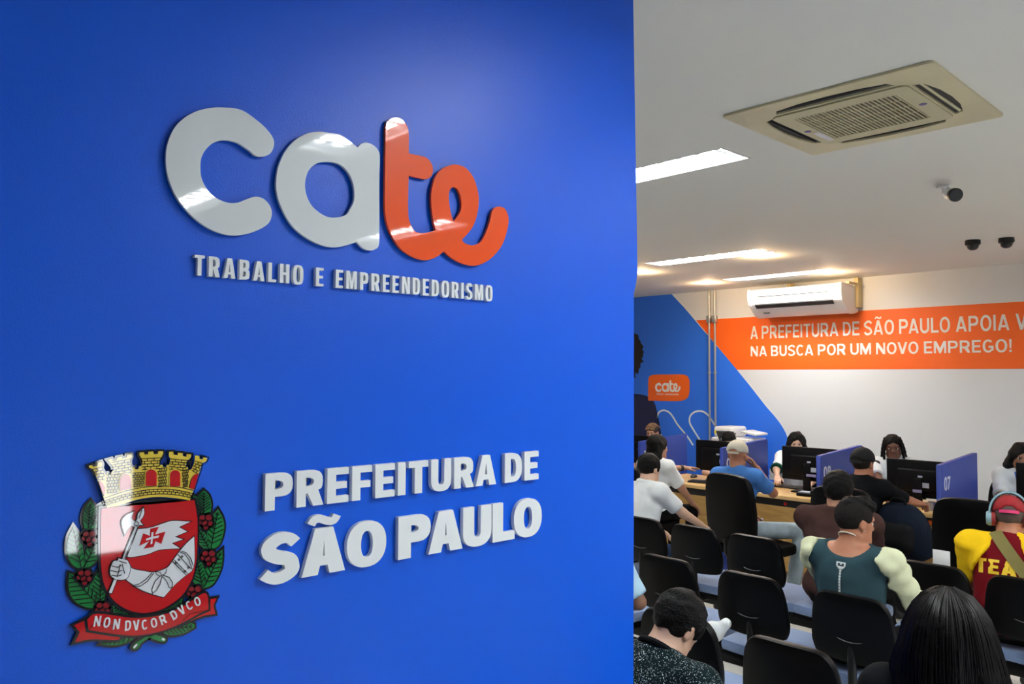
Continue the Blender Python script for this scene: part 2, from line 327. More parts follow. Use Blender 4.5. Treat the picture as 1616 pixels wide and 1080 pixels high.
def person(name_label, loc, yaw, skin, shirt, pants, hair, s=1.0, seat=.47, lean=6, side=0, twist=0, head=(0, 0, 0), hand_l=(.28, .10, .17), hand_r=(.28, -.10, .17),
           sleeve=.62, sleeve_mat=None, collar=None, scoop=0, legs=None, shoe=None, female=False, eyes=True, raglan=False, wide=1.0, curl=25, fold=.0035, extra=None, pole_out=.9, pole_f=-.35, group=None, foot=1.0, vox=.0085, svox=.0115, cuff=None):
    T = thing('person', name_label, 'person', (loc[0], loc[1], 0), math.radians(yaw), group)
    P = np.array([0, 0, seat+.095]); le, sd = math.radians(lean), math.radians(side)
    u = np.array([math.sin(le), math.sin(sd), math.cos(le)]); u /= np.linalg.norm(u)
    tw = math.radians(twist); l = np.array([-math.sin(tw), math.cos(tw), 0]); l = l-u*(l@u); l /= np.linalg.norm(l); fa = np.cross(l, u); M = np.stack([fa, l, u], 1)
    at = lambda x, y, z: P+(fa*x+l*y*wide+u*z)*s
    N = at(-.01, 0, .505); R = rotm(*head)@M if False else rotm(head[0]+twist, head[1], head[2])
    H = N+u*.035*s+R@np.array([.022, 0, .098])*s
    hd = lambda x, y, z: H+R@np.array([x, y, z])*s
    sw = .165 if female else .182
    Sh = [at(-.01, sw, .445), at(-.01, -sw, .445)]; arms = []
    for k, tg in enumerate((hand_l, hand_r)):
        sg = 1 if k == 0 else -1; tgt = np.array(tg, float)+np.array([0, 0, seat if tg[2] < .45 else 0])
        E, W = ik(Sh[k], tgt, .285*s, .255*s, np.array([pole_f, sg*pole_out, -.75])); arms.append((E, W, sg))
    def torso(F, g, lower=True):
        if lower: F.ell(at(0, 0, .02), np.array([.128+g, .175*wide+g, .125+g])*s, M, .03)
        F.ell(at(0, 0, .17), np.array([.108+g, (.135 if female else .15)*wide+g, .15])*s, M, .05)
        F.ell(at(-.005, 0, .33), np.array([.112+g, (.15 if female else .168)*wide+g, .165])*s, M, .05)
        if female: F.ell(at(.07, .07, .30), np.array([.06+g]*3)*s, M, .03); F.ell(at(.07, -.07, .30), np.array([.06+g]*3)*s, M, .03)
        for k in (0, 1):
            F.cap(at(-.01, 0, .42), Sh[k], (.07+g)*s, (.056+g)*s, .04); F.cap(N-u*.01*s, Sh[k]+u*.0, (.048+g*.7)*s, (.045+g)*s, .035)
    pts = [P-.25, P+.25, H+.16, H-.16]+[a[1] for a in arms]+[a[0] for a in arms]+Sh
    kn = []
    for sg in (1, -1):
        K = np.array([.42, .12*sg, seat+.055])*np.array([s, s, 1]); A = np.array([.40, .13*sg, .085])
        if legs and sg in legs: K, A = np.array(legs[sg][0]), np.array(legs[sg][1])
        kn.append((at(0, .09*sg, -.01), K, A, sg)); pts += [K, A]
    lo = np.min(pts, 0)-.13; hi = np.max(pts, 0)+.13
    # body
    blo = lo.copy(); blo[2] = max(lo[2], P[2]-.16)
    F = Field(np.minimum(blo, np.min([a[1] for a in arms], 0)-.16), np.maximum(hi, np.max([a[1] for a in arms], 0)+.14), vox)
    torso(F, 0); F.cap(N-u*.04*s, hd(-.02, 0, -.05), .058*s if not female else .05*s, .054*s if not female else .047*s, .025)
    F.ell(hd(-.012, 0, .03), np.array([.098, .077, .09])*s, R, .02); F.ell(hd(.032, 0, -.045), np.array([.06, .058, .078])*s, R, .03)
    F.cap(hd(.068, -.012, -.103), hd(.068, .012, -.103), .021*s, None, .025); F.cap(hd(.0, .05, -.07), hd(.05, .03, -.09), .02*s, .018*s, .03); F.cap(hd(.0, -.05, -.07), hd(.05, -.03, -.09), .02*s, .018*s, .03)
    F.cap(hd(.078, -.03, .02), hd(.078, .03, .02), .014*s, None, .014)
    for sg in (1, -1): F.ell(hd(.094, .032*sg, -.004), np.array([.014, .018, .012])*s, R, .012, sub=True)
    F.cap(hd(.088, 0, .004), hd(.104, 0, -.034), .009*s, .0125*s, .008); F.cap(hd(.09, -.013, -.038), hd(.09, .013, -.038), .009*s, None, .006)
    F.ell(hd(.084, 0, -.066), np.array([.012, .025, .006])*s, R, .004); F.ell(hd(.083, 0, -.076), np.array([.012, .021, .006])*s, R, .004)
    for sg in (1, -1):
        F.ell(hd(-.008, .079*sg, -.012), np.array([.02, .009, .033])*s, R, .006); F.ell(hd(-.004, .088*sg, -.01), np.array([.011, .006, .02])*s, R, .004, sub=True)
    for E, W, sg in arms:
        S = Sh[0 if sg > 0 else 1]; F.cap(S, E, .05*s, .04*s, .03); F.cap(E, W, .041*s, .026*s, .012)
        d = W-E; d /= np.linalg.norm(d); out = np.array([0, sg, 0.0]); dn = np.array([0, 0, -1.0]); nrm = dn-d*(dn@d); nrm = nrm/max(.05, np.linalg.norm(nrm)); sid = np.cross(d, nrm)*sg; sid /= np.linalg.norm(sid)   # sid: towards the thumb
        if sid[1]*sg > 0: sid = -sid
        for q in range(4):
            off = sid*(.030-.02*q)*s; kk = W+d*(.088-.004*abs(q-1))*s+off; F.cap(W+d*.012*s+off*.6, kk, .0135*s, .0115*s, .012)
            a = math.radians(curl*(.8+.15*q)); L = (.042, .046, .043, .034)[q]*s; p = kk; tt = 0
            for seg in range(3):
                tt += a*(.7 if seg == 0 else 1); p2 = p+(d*math.cos(tt)+nrm*math.sin(tt))*L*(1, .68, .52)[seg]; F.cap(p, p2, (.0098-.0007*seg)*s, (.0092-.0007*seg)*s, .0035); p = p2
        b0 = W+d*.022*s+sid*.022*s+nrm*.006*s; b1 = b0+(d*.62+sid*.72+nrm*.25)*.042*s; b2 = b1+(d*.9+sid*.3+nrm*.3)*.032*s; b3 = b2+(d*.95+nrm*.25)*.026*s
        F.cap(b0, b1, .014*s, .0115*s, .01); F.cap(b1, b2, .011*s, .0098*s, .004); F.cap(b2, b3, .0098*s, .0085*s, .004)
    body = link('body', F.mesh('body'), T); body.data.materials.append(skin)
    # clothing
    g = .014; F = Field(np.minimum(blo-.02, lo*0+np.min([a[0] for a in arms], 0)-.12), hi+.03, svox); torso(F, g)
    F.ell(at(0, 0, .0), np.array([.14, .185*wide, .10])*s, M, .03)
    hand_cut = []
    sm = sleeve_mat
    def put_sleeves(G):
        for E, W, sg in arms:
            S = Sh[0 if sg > 0 else 1]; d = (E-S)/np.linalg.norm(E-S)
            if sleeve > 1: G.cap(S, E, .066*s, .056*s, .035); e2 = (W-E)/np.linalg.norm(W-E); G.cap(E, W, .056*s, .042*s, .02, cut=[(W-e2*.02, e2)])
            else: G.cap(S, S+(E-S)*(sleeve+.3), .068*s, .066*s, .035, cut=[(S+(E-S)*sleeve, d)])
    if not sm: put_sleeves(F)
    if collar is not None:
        for k in range(16):
            a0, a1 = 2*math.pi*k/16, 2*math.pi*(k+1)/16; c = N+u*.004*s; rr = .066*s
            F.cap(c+fa*math.cos(a0)*rr+l*math.sin(a0)*rr+u*(-.02*math.cos(a0))*s, c+fa*math.cos(a1)*rr+l*math.sin(a1)*rr+u*(-.02*math.cos(a1))*s, .014*s, None, .012)
    if scoop: F.ell(N+u*.03*s-fa*.035*s, np.array([.09, .118, .085])*scoop*s, M, .006, sub=True)
    else: F.ell(N+u*.075*s+fa*.015*s, np.array([.068, .066, .062])*s, M, .006, sub=True)
    if fold: F.noise(fold, 42, int(abs(loc[0]*100)+abs(loc[1]*37)))
    F.plane(at(0, 0, -.075), -u)
    sh = link('shirt', F.mesh('shirt'), T); sh.data.materials.append(shirt)
    if sm:
        for k in (0, 1):
            G = Field(np.minimum(Sh[k], arms[k][0])-.13 if sleeve <= 1 else np.min([Sh[k], arms[k][0], arms[k][1]], 0)-.13, np.max([Sh[k], arms[k][0], arms[k][1]], 0)+.13, .0105)
            keep = arms; arms_k = [arms[k]]; E, W, sg = arms[k]; S = Sh[k]; d = (E-S)/np.linalg.norm(E-S)
            la = l*sg; rr = .081*s
            if raglan: G.cap(N-u*.012*s, S, .066*s, .074*s, .02); G.ell(at(-.005, .10*sg, .35), np.array([.132, .10, .16])*s, M, .03)
            if sleeve > 1: G.cap(S-la*.06*s, S, rr, rr, .02); G.cap(S, E, rr, .062*s, .03); e2 = (W-E)/np.linalg.norm(W-E); G.cap(E, W, .060*s, .042*s, .02, cut=[(W-e2*.02, e2)])
            else: G.cap(S-la*.06*s, S, rr, rr, .02); G.cap(S, S+(E-S)*(sleeve+.3), rr, .070*s, .03, cut=[(S+(E-S)*sleeve, d)])
            if raglan: n0 = np.array(u*.55-la*.83); n0 /= np.linalg.norm(n0); G.plane(N+la*.05*s, -la*.86-u*.50)
            else: G.plane(S-la*.012*s, -la*.97-u*.22)
            G.noise(fold*(1.1 if raglan else 2.2), 62, 7+k); so = link('sleeve', G.mesh('sleeve'), T); so.data.materials.append(sm)
    if cuff:
        E, W, sg = arms[1]; S = Sh[1]; d = (E-S)/np.linalg.norm(E-S); q = S+(E-S)*sleeve; G = Field(q-.12, q+.12, .008)
        G.cap(q-d*.05*s, q+d*.05*s, .071*s, None, .01, cut=[(q+d*.012, d), (q-d*.028, -d)]); c_ = link('cuff', G.mesh('cuff'), T, label='dark green cuff'); c_.data.materials.append(cuff)
    F = Field(np.min([P-.24]+[k[1] for k in kn]+[k[2] for k in kn], 0)-.13, np.max([P+.24]+[k[1] for k in kn]+[k[2] for k in kn], 0)+.13, .0125)
    F.ell(at(0, 0, .0), np.array([.142, .188*wide, .118])*s, M, .03)
    for h0, K, A, sg in kn:
        F.cap(h0, K, .094*s, .069*s, .03); e = (A-K)/np.linalg.norm(A-K); F.cap(K, A, .069*s, .056*s, .025, cut=[(A-e*.01, e)])
    F.noise(fold, 38, 3); F.plane(at(0, 0, .06), u); tr = link('trousers', F.mesh('trousers'), T); tr.data.materials.append(pants)
    sho = shoe or mat('shoe_black', (.012, .012, .014), .5)
    for h0, K, A, sg in kn:
        e = A-K; e[2] = 0
        fdir = np.array([1.0, .12*sg, 0]) if np.linalg.norm(e) < .3 else e/np.linalg.norm(e)
        if legs and sg in legs and len(legs[sg]) > 2: fdir = np.array(legs[sg][2], float)
        fdir /= np.linalg.norm(fdir); c = A-np.array([0, 0, .045]); G = Field(c-.22, c+.3, .009)
        q = s*foot; G.cap(c-fdir*.03*q, c+fdir*.14*q, .042*q, .036*q, .02); G.cap(A, c+fdir*.04*q, .046*q, .042*q, .03)
        if A[2] < .14: G.plane((0, 0, .004), (0, 0, -1))
        so = link('shoe', G.mesh('shoe'), T); so.data.materials.append(sho)
    ctx = dict(T=T, hd=hd, R=R, s=s, N=N, u=u, fa=fa, l=l, at=at, M=M, H=H, arms=arms, Sh=Sh, shirt=sh, body=body, blo=blo)
    if eyes:
        for sg in (1, -1):
            b = MB(); c = hd(.0725, .032*sg, -.003); q = .0122*s
            rings = [(q*math.sin(math.pi*i/8), -q*math.cos(math.pi*i/8)) for i in range(9)]; Mx = Matrix(R.tolist()) @ Matrix.Rotation(math.pi/2, 3, 'Y')
            b.lathe([(max(a, 1e-4), z) for a, z in rings], c, 12, 0, Mx)
            b.mi = [1 if i//12 >= 6 else 0 for i in range(len(b.f))]
            b.build('eye', [mat('eye_white', (.7, .68, .65), .2), mat('iris', (.02, .012, .008), .1)], T)
    hair(ctx)
    if extra: extra(ctx)
    return ctx

def hair_field(c, lo=(-.2, -.18, -.2), hi=(.2, .18, .2), h=.0085):
    H = c['H']; q = [c['hd'](*[(lo, hi)[(i >> k) & 1][k] for k in range(3)]) for i in range(8)]; return Field(np.min(q, 0), np.max(q, 0), h)
def add_hair(c, F, m, name='hair', label=None):
    o = link(name, F.mesh(name), c['T']); o.data.materials.append(m)
    if label: o['label'] = label
    return o
def hair_short(m, thick=.010, amp=.003, low=-.062, fringe=.046):
    def f(c):
        s, R = c['s'], c['R']; F = hair_field(c); F.ell(c['hd'](-.014, 0, .03), np.array([.099+thick, .078+thick, .091+thick])*s, R, .0)
        n = R@np.array([.75, 0, -.66]); F.plane(c['hd'](.1, 0, fringe), n); F.plane(c['hd'](0, 0, low), R@np.array([.25, 0, -.97])); 
        for sg in (1, -1): F.ell(c['hd'](.012, .085*sg, -.03), np.array([.028, .03, .042])*s, R, .006, sub=True)
        F.noise(amp, 160, 5); add_hair(c, F, m)
    return f
def hair_mohawk(m, m2):
    def f(c):
        hair_short(m2, .004, .0008, -.075, .05)(c); s, R = c['s'], c['R']; F = hair_field(c); F.ell(c['hd'](.0, 0, .088), np.array([.098, .060, .047])*s, R, .01); F.ell(c['hd'](.05, 0, .085), np.array([.05, .05, .045])*s, R, .02)
        F.noise(.006, 120, 9); add_hair(c, F, m, 'hair_top', 'longer dark hair on top')
    return f
def hair_long(m, length=.34, width=.115, amp=.004, strands=0, full=False):
    def f(c):
        s, R = c['s'], c['R']; F = hair_field(c, (-.26, -.26, -length-.28), (.2, .26, .2), .009 if not strands else .008)
        F.ell(c['hd'](-.016, 0, .032), np.array([.112, .091, .102])*s, R, .0)
        b = c['hd'](-.045, 0, -.02); dn = np.array([-.06, 0, -1.0]); dn /= np.linalg.norm(dn)
        for q in np.linspace(-1, 1, 7):
            t = c['hd'](-.055+.035*abs(q), .068*q, .02); t2 = t+dn*length*s*(1-.12*abs(q))+R@np.array([-.01, q*(width-.07), 0]); F.cap(t, t+dn*.1+R@np.array([-.02, q*(width-.075), 0]), .036*s, .042*s, .03); F.cap(t+dn*.1+R@np.array([-.02, q*(width-.075), 0]), t2, .042*s, .026*s, .03)
        if full: F.ell(c['hd'](-.025, 0, .0), np.array([.118, .108, .128])*s, R, .02); F.ell(c['hd'](-.05, 0, -.15), np.array([.105, width*1.22, .21])*s, R, .06); F.ell(c['hd'](-.075, 0, -.36), np.array([.085, width*1.25, .22])*s, R, .06)
        F.ell(c['hd'](.105, 0, -.055), np.array([.07, .062, .105])*s, R, .012, sub=True); F.noise(amp, 70, 4); me = add_hair(c, F, m)
        if strands:
            bv = BVHTree.FromPolygons([v.co for v in me.data.vertices], [p.vertices for p in me.data.polygons]); rnd = random.Random(3); mb = MB(); top = c['hd'](.0, 0, .135)
            for k in range(strands):
                a = rnd.uniform(math.pi*.28, math.pi*1.72); pts = []; wob = rnd.uniform(-.2, .2)
                for i in range(14):
                    t = i/13; ph = a+wob*t*t; rad = .012+.19*min(1, (t*2.2)**.8); zz = .13-max(0, t-.22)*(length+.16)/.78-(.22 if t > .22 else t)*.25
                    o = V(c['hd'](-.02, 0, 0))+V((math.cos(ph)*.5*rad*2, math.sin(ph)*rad*1.3, zz)); ctr = V(c['hd'](-.02, 0, min(.03, zz)))
                    ctr.z = min(ctr.z, o.z) if zz < .03 else ctr.z; d = (ctr-o).normalized(); hit = bv.ray_cast(o-d*.3, d)
                    if hit[0] is None: break
                    pts.append(hit[0]+hit[1]*rnd.uniform(.0, .003))
                if len(pts) > 5: mb.tube(pts, [rnd.uniform(.0011, .002)]*(len(pts)-1)+[.0004], 5)
            so = mb.build('loose_hair', [mat('hair_strands', (.0028, .0018, .0014), .42, spec=.16)], c['T'])
    return f
def hair_braids(m, n=9, length=.2, back=True):
    def f(c):
        hair_short(m, .010, .003, -.06, .074)(c); s = c['s']; mb = MB(); rnd = random.Random(2)
        for k in range(n):
            a = math.pi*(.30+1.4*k/(n-1)); x, y = math.cos(a)*.10-.015, math.sin(a)*.088; p0 = c['hd'](x*.8, y*.8, .09); p1 = c['hd'](x*1.12, y*1.12, .0); p2 = c['hd'](x*1.2-.02, y*1.3, -length*.5); p3 = c['hd'](x*1.1-.03, y*1.35, -length)
            pts = smooth3([p0, p1, p2, p3], 8); mb.tube(pts, [(.0125+.003*math.sin(i*2.1))*s for i in range(len(pts))], 8)
        mb.build('braids', [m], c['T'])
    return f
def hair_cornrows(m, skin_under):
    def f(c):
        hair_short(mat('hair_scalp', (.02, .012, .008), .7), .004, .0005, -.06, .05)(c); mb = MB(); s = c['s']
        for k in range(7):
            y = -.066+.022*k; pts = [c['hd'](.098*math.cos(t)-.014, y*(1-.15*math.cos(t)), .03+(.098*math.sqrt(max(.05, 1-(y/.088)**2)))*math.sin(t)) for t in np.linspace(.25, 2.9, 14)]
            mb.tube(pts, [(.0066+.0028*math.sin(i*2.4))*s for i in range(len(pts))], 7)
        mb.build('cornrows', [m], c['T'])
    return f
def smooth3(P, n=6):
    P = [np.array(p, float) for p in P]; out = []
    for i in range(len(P)-1):
        a, b, c, d = P[max(i-1, 0)], P[i], P[i+1], P[min(i+2, len(P)-1)]
        for k in range(n):
            t = k/n; out.append(.5*((2*b)+(-a+c)*t+(2*a-5*b+4*c-d)*t*t+(-a+3*b-3*c+d)*t**3))
    out.append(P[-1]); return [V(p) for p in out]
def cap_hat(m, strap, hairm=None, label=None):
    def f(c):
        s, R = c['s'], c['R']
        if hairm: hair_short(hairm, .005, .001, -.07, .04)(c)
        F = hair_field(c, h=.008); F.ell(c['hd'](-.012, 0, .036), np.array([.113, .093, .100])*s, R, 0); F.plane(c['hd'](0, 0, .018), R@np.array([-.12, 0, -1.0]))
        F.cap(c['hd'](-.01, 0, .135), c['hd'](-.01, 0, .139), .008, .006, .004)
        F.ell(c['hd'](-.118, 0, .018), np.array([.05, .042, .036])*s, R, .006, sub=True); o = add_hair(c, F, m, 'cap', label)
        mb = MB()
        for t in (0,):
            g = 14; top = []; bot = []
            for i in range(g+1):
                y = -1+2*i/g
                for j in range(4):
                    x = .085+.035*(1-y*y)**.5*0 + (.03+.075*(1-.75*y*y))*j/3; top.append(c['hd'](x, y*.080*(1-.12*j/3), .022-.012*j/3-.018*y*y+.006))
            k = len(top); bot = [np.array(p)-R@np.array([0, 0, .006]) for p in top]; fs = []
            for i in range(g):
                for j in range(3):
                    a = i*4+j; fs += [(a, a+1, a+5, a+4), (k+a, k+a+4, k+a+5, k+a+1)]
            ring = [i*4+3 for i in range(g+1)]; fs += [(ring[i], k+ring[i], k+ring[i+1], ring[i+1]) for i in range(g)]
            mb.add([tuple(p) for p in top]+[tuple(p) for p in bot], fs)
        mb.build('cap_brim', [m], o)
        sb = MB(); pts = [c['hd'](-.012-.121*math.cos(a), .101*math.sin(a), .010) for a in np.linspace(-.55, .55, 10)]
        n = len(pts); up = R@np.array([0, 0, .018*s]); sb.add([tuple(p) for p in pts]+[tuple(p+up) for p in pts]+[tuple(p+R@np.array([.004, 0, 0])) for p in pts]+[tuple(p+up+R@np.array([.004, 0, 0])) for p in pts],
            [(i, i+1, n+i+1, n+i) for i in range(n-1)]+[(2*n+i, 3*n+i, 3*n+i+1, 2*n+i+1) for i in range(n-1)]+[(n+i, n+i+1, 3*n+i+1, 3*n+i) for i in range(n-1)]+[(i, 2*n+i, 2*n+i+1, i+1) for i in range(n-1)])
        sb.build('cap_strap', [strap], o)
    return f

# ------------------------------------------------------------------ setting
WALL_Y, BACK_X = 1.30, 8.40          # the blue sign wall and the far wall
x0r, x1r, y0r, y1r = -2.6, BACK_X, -3.6, 8.2
white_paint = mat('wall_paint', (.74, .77, .79), .7, bump=.06, bscale=180)
ceil_paint = mat('ceiling_paint', (.74, .74, .69), .8, bump=.05, bscale=120)
floor_m = mat('floor_tile', (.78, .76, .70), .28, var=.04, vscale=1.5)
blue_m = mat('blue_vinyl', (.0001, .088, .64), .36, spec=.30, bump=.08, bscale=320)

lamp_xy = [(1.87, -2.25), (1.87, -.2), (1.87, 2.3), (3.40, -2.25), (3.30, 2.62), (4.9, -2.0), (3.3, 5.2), (6.05, 4.02), (7.62, 4.20), (6.05, .2), (7.62, -.6), (6.05, -2.2), (3.40, -.45)]  # last trough is unseen, added to brighten the sign wall
LW, LL = .13, .60                    # half width and half length of a light trough
xs = sorted({x0r, x1r}|{round(x+d, 4) for x, _ in lamp_xy for d in (-LW, LW)}); ys = sorted({y0r, y1r}|{round(y+d, 4) for _, y in lamp_xy for d in (-LL, LL)})
mb = MB(); ix = {(a, b): i for i, (a, b) in enumerate((a, b) for a in xs for b in ys)}
vs = [(a, b, CEIL) for a in xs for b in ys]; fs = []
for i in range(len(xs)-1):
    for j in range(len(ys)-1):
        cx, cy = (xs[i]+xs[i+1])/2, (ys[j]+ys[j+1])/2
        if any(abs(cx-x) < LW and abs(cy-y) < LL for x, y in lamp_xy): continue
        fs.append((ix[xs[i], ys[j]], ix[xs[i], ys[j+1]], ix[xs[i+1], ys[j+1]], ix[xs[i+1], ys[j]]))
mb.add(vs, fs); mb.build('ceiling', ceil_paint, kind='structure')
MB().box((x0r, y0r, CEIL+.12), (x1r, y1r, CEIL+.2)).build('ceiling_slab', ceil_paint, kind='structure')
MB().box((x0r, y0r, -.1), (x1r, y1r, 0)).build('floor', floor_m, kind='structure')
gm = MB()
for k in range(1, 24): gm.box((x0r, y0r+k*.5-.0015, 0), (x1r, y0r+k*.5+.0015, .0006))
for k in range(1, 22): gm.box((x0r+k*.5-.0015, y0r, 0), (x0r+k*.5+.0015, y1r, .0006))
gm.build('floor_joints', mat('grout', (.5, .48, .43), .8), kind='structure')
MB().box((BACK_X, y0r, 0), (BACK_X+.15, y1r, CEIL+.2)).build('wall_back', white_paint, kind='structure')
MB().box((x0r, y1r, 0), (x1r, y1r+.15, CEIL+.2)).build('wall_left', white_paint, kind='structure')
low_bounce_m = mat('wall_low_bounce', (.06, .085, .15), .6)  # dark colour put on the unseen walls to cut reflections and bounce
def wall_with_holes(name, axis, pos, a0, a1, holes, th=.12):
    """wall along one axis with rectangular openings (a0, a1, z0, z1)"""
    cuts = sorted({a0, a1}|{h[0] for h in holes}|{h[1] for h in holes}); mb = MB()
    for p, q in zip(cuts, cuts[1:]):
        zs = [0]; hs = [h for h in holes if h[0] <= (p+q)/2 <= h[1]]
        for h in sorted(hs, key=lambda h: h[2]): zs += [h[2], h[3]]
        zs.append(CEIL+.2)
        for z0, z1 in zip(zs[::2], zs[1::2]):
            if z1 > z0: mb.box((p, pos-th, z0), (q, pos, z1)) if axis == 'x' else mb.box((pos-th, p, z0), (pos, q, z1))
    mb.build(name, low_bounce_m, kind='structure')
w1 = [(1.52, 1.64, .50, 1.02), (1.71, 1.99, .47, 1.21)]
w2 = []
wall_with_holes('wall_right', 'x', y0r, x0r, x1r, w1); wall_with_holes('wall_front', 'y', x0r, y0r, y1r, w2)
alu = mat('aluminium', (.6, .6, .6), .35, .9); glass = mat('window_glass', (1, 1, 1), .0, trans=1)
n = 0
for a0, a1, z0, z1 in w1+w2:
    n += 1; ax = n <= 2; p = y0r-.06 if ax else x0r-.06; f = MB(); g = MB()
    bx = (lambda lo, hi, m: m.box((lo[0], p-.02, lo[1]), (hi[0], p+.02, hi[1]))) if ax else (lambda lo, hi, m: m.box((p-.02, lo[0], lo[1]), (p+.02, hi[0], hi[1])))
    t = .02
    bx((a0, z0), (a0+t, z1), f); bx((a1-t, z0), (a1, z1), f); bx((a0+t, z0), (a1-t, z0+t), f); bx((a0+t, z1-t), (a1-t, z1), f)
    f.build('window_%d' % n, alu, kind='structure')

# blue sign wall: a free-standing partition whose right edge bows out slightly
W = (V((0, WALL_Y, 0)), V((1, 0, 0)), V((0, 0, 1)), V((0, -1, 0)))
edge = []
for py, px in ((-260, 999.3), (0, 999.3), (200, 1002.5), (350, 1005), (432, 1006), (447, 1004), (463, 1000.3), (700, 1000.3), (1085, 999.6)):
    p = on_y(px, py, WALL_Y); edge.append((p.x, p.z))
edge = [e for e in edge if e[1] < CEIL-.01]; edge = [(edge[0][0], CEIL)]+edge+[(edge[-1][0], 0)]
MB().prism([(-1.9, 0)]+[(-1.9, CEIL)]+edge, W, -.09, 0).build('wall_sign', blue_m, kind='structure')

# ceiling light troughs
lamp_m = mat('lamp_tube', (.96, .99, 1), .4, emit=LAMP_POWER); dim_m = mat('lamp_tube_dim', (.96, .99, 1), .4, emit=LAMP_POWER*.9); strong_m = mat('lamp_tube_strong', (.96, .99, 1), .4, emit=LAMP_POWER*2.0); refl = mat('lamp_reflector', (.85, .87, .88), .25, .6); frame_m = mat('lamp_frame', (.6, .6, .58), .5)
def make_lamp():
    T = thing('ceiling_light', 'white recessed fluorescent ceiling light', 'ceiling light', (0, 0, 0)); a = MB()
    for s in (-1, 1):
        a.box((s*LW-.012*(s > 0), -LL, 0), (s*LW+.012*(s < 0), LL, .012)); a.box((-LW, s*LL-.012*(s > 0), 0), (LW, s*LL+.012*(s < 0), .012))
    a.build('frame', frame_m, T); b = MB()
    for s in (-1, 1): b.add([(s*LW*.97, -LL*.99, .0), (s*LW*.97, LL*.99, .0), (s*LW*.6, LL*.99, .07), (s*LW*.6, -LL*.99, .07)], [(0, 1, 2, 3)]); b.add([(-LW*.97, s*LL*.985, 0), (LW*.97, s*LL*.985, 0), (LW*.6, s*LL*.985, .07), (-LW*.6, s*LL*.985, .07)], [(0, 1, 2, 3)])
    b.add([(-LW, -LL, .075), (LW, -LL, .075), (LW, LL, .075), (-LW, LL, .075)], [(0, 1, 2, 3)]); b.build('reflector', refl, T)
    for s in (-1, 1): MB().box((s*.048-.030, -LL*.86, .026), (s*.048+.030, LL*.86, .056), .01).build('lamp_tube', lamp_m, T)
    c = MB()
    for k in range(11):
        y = -LL*.9+k*LL*.18; c.add([(-LW*.95, y-.006, .016), (LW*.95, y-.006, .016), (LW*.95, y+.006, .016), (-LW*.95, y+.006, .016), (-LW*.95, y, .005), (LW*.95, y, .005)], [(0, 1, 5, 4), (3, 2, 5, 4), (0, 1, 2, 3)])
    c.build('louver', refl, T); return T
def copy_tree(o, parent=None):
    c = o.copy(); COL.objects.link(c); c.parent = parent
    for ch in list(o.children): copy_tree(ch, c)
    return c
lamp_labels = {2: 'ceiling light hidden behind the blue sign wall near it', 4: 'bright recessed ceiling light nearest the blue sign wall edge', 7: 'long recessed ceiling light between the cassette unit and the copier', 8: 'recessed ceiling light above the wall air conditioner'}
base = make_lamp(); lamps = [base]+[copy_tree(base) for _ in lamp_xy[1:]]
for i, (x, y) in enumerate(lamp_xy):
    o = lamps[i]; o.location = (x, y, CEIL-.001); o['label'] = lamp_labels.get(i, 'recessed ceiling light outside the photograph'); o['group'] = 'recessed ceiling lights'
    for ch in o.children:                # emission lowered or raised to shape the light on the sign wall
        if ch.name.startswith('lamp_tube') and i in (0, 3): ch.data = ch.data.copy(); ch.data.materials[0] = dim_m
        if ch.name.startswith('lamp_tube') and i in (1, 14): ch.data = ch.data.copy(); ch.data.materials[0] = strong_m
# warm downlights
glow = mat('downlight_bulb', (1, .78, .48), .3, emit=60); ring_m = mat('downlight_ring', (.85, .83, .78), .3)
for (px, py), lb in zip(((1203, 404), (1117, 446.5), (1013, 430), (1309, 430)), ('small warm downlight at the end of the middle ceiling light', 'small warm downlight above the grey wall pipes', 'small warm downlight beside the blue sign wall edge', 'small warm downlight above the right end of the wall air conditioner')):
    p = on_z(px, py, CEIL); T = thing('downlight', lb, 'downlight', p, 0, 'warm ceiling downlights')
    MB().lathe([(.030, -.004), (.046, -.004), (.048, .0), (.03, .0)], seg=24).build('trim_ring', ring_m, T)
    MB().lathe([(.001, -.012), (.016, -.010), (.028, -.003), (.028, .0), (.001, 0)], seg=20).build('bulb', glow, T)
    ld = bpy.data.lights.new('downlight_lamp', 'POINT'); ld.energy = SPOT_POWER; ld.color = (1, .66, .36); ld.shadow_soft_size = .02
    lo = bpy.data.objects.new('downlight_lamp', ld); COL.objects.link(lo); lo.parent = T; lo.location = (0, 0, -.045)

# ------------------------------------------------------------------ sign on the blue wall
def wpx(pts, lift=0):                # pixel outline -> coordinates on the sign wall
    out = []
    for p in pts:
        q = on_y(p[0], p[1], WALL_Y-lift); out.append((q.x, q.z)+tuple(p[2:]))
    return out
def crop(pts, x, y, k): return [(p[0]/k+x, p[1]/k+y)+tuple(p[2:]) for p in pts]
acr_w = mat('white_acrylic', (.70, .75, .76), .3, spec=.1, coat=1.0); acr_o = mat('orange_acrylic', (.80, .075, .002), .3, spec=.1, coat=1.0)
c4 = lambda P: crop(P, 240, 150, 4.0)
c3 = lambda P: crop(P, 520, 150, 3.725)
Lc = c4([(440, 80), (560, 95), (660, 160), (730, 225), (768, 290), (755, 355), (710, 385), (655, 382), (610, 345), (540, 300), (460, 283), (390, 298), (340, 340), (310, 395), (303, 460), (312, 530), (350, 600), (410, 655), (480, 682), (540, 682), (595, 662), (650, 645), (700, 655), (740, 695), (755, 745), (740, 800), (690, 840), (600, 875), (510, 885), (430, 870), (340, 830), (240, 750), (160, 650), (110, 540), (90, 420), (100, 310), (140, 215), (200, 150), (280, 105), (360, 85)])
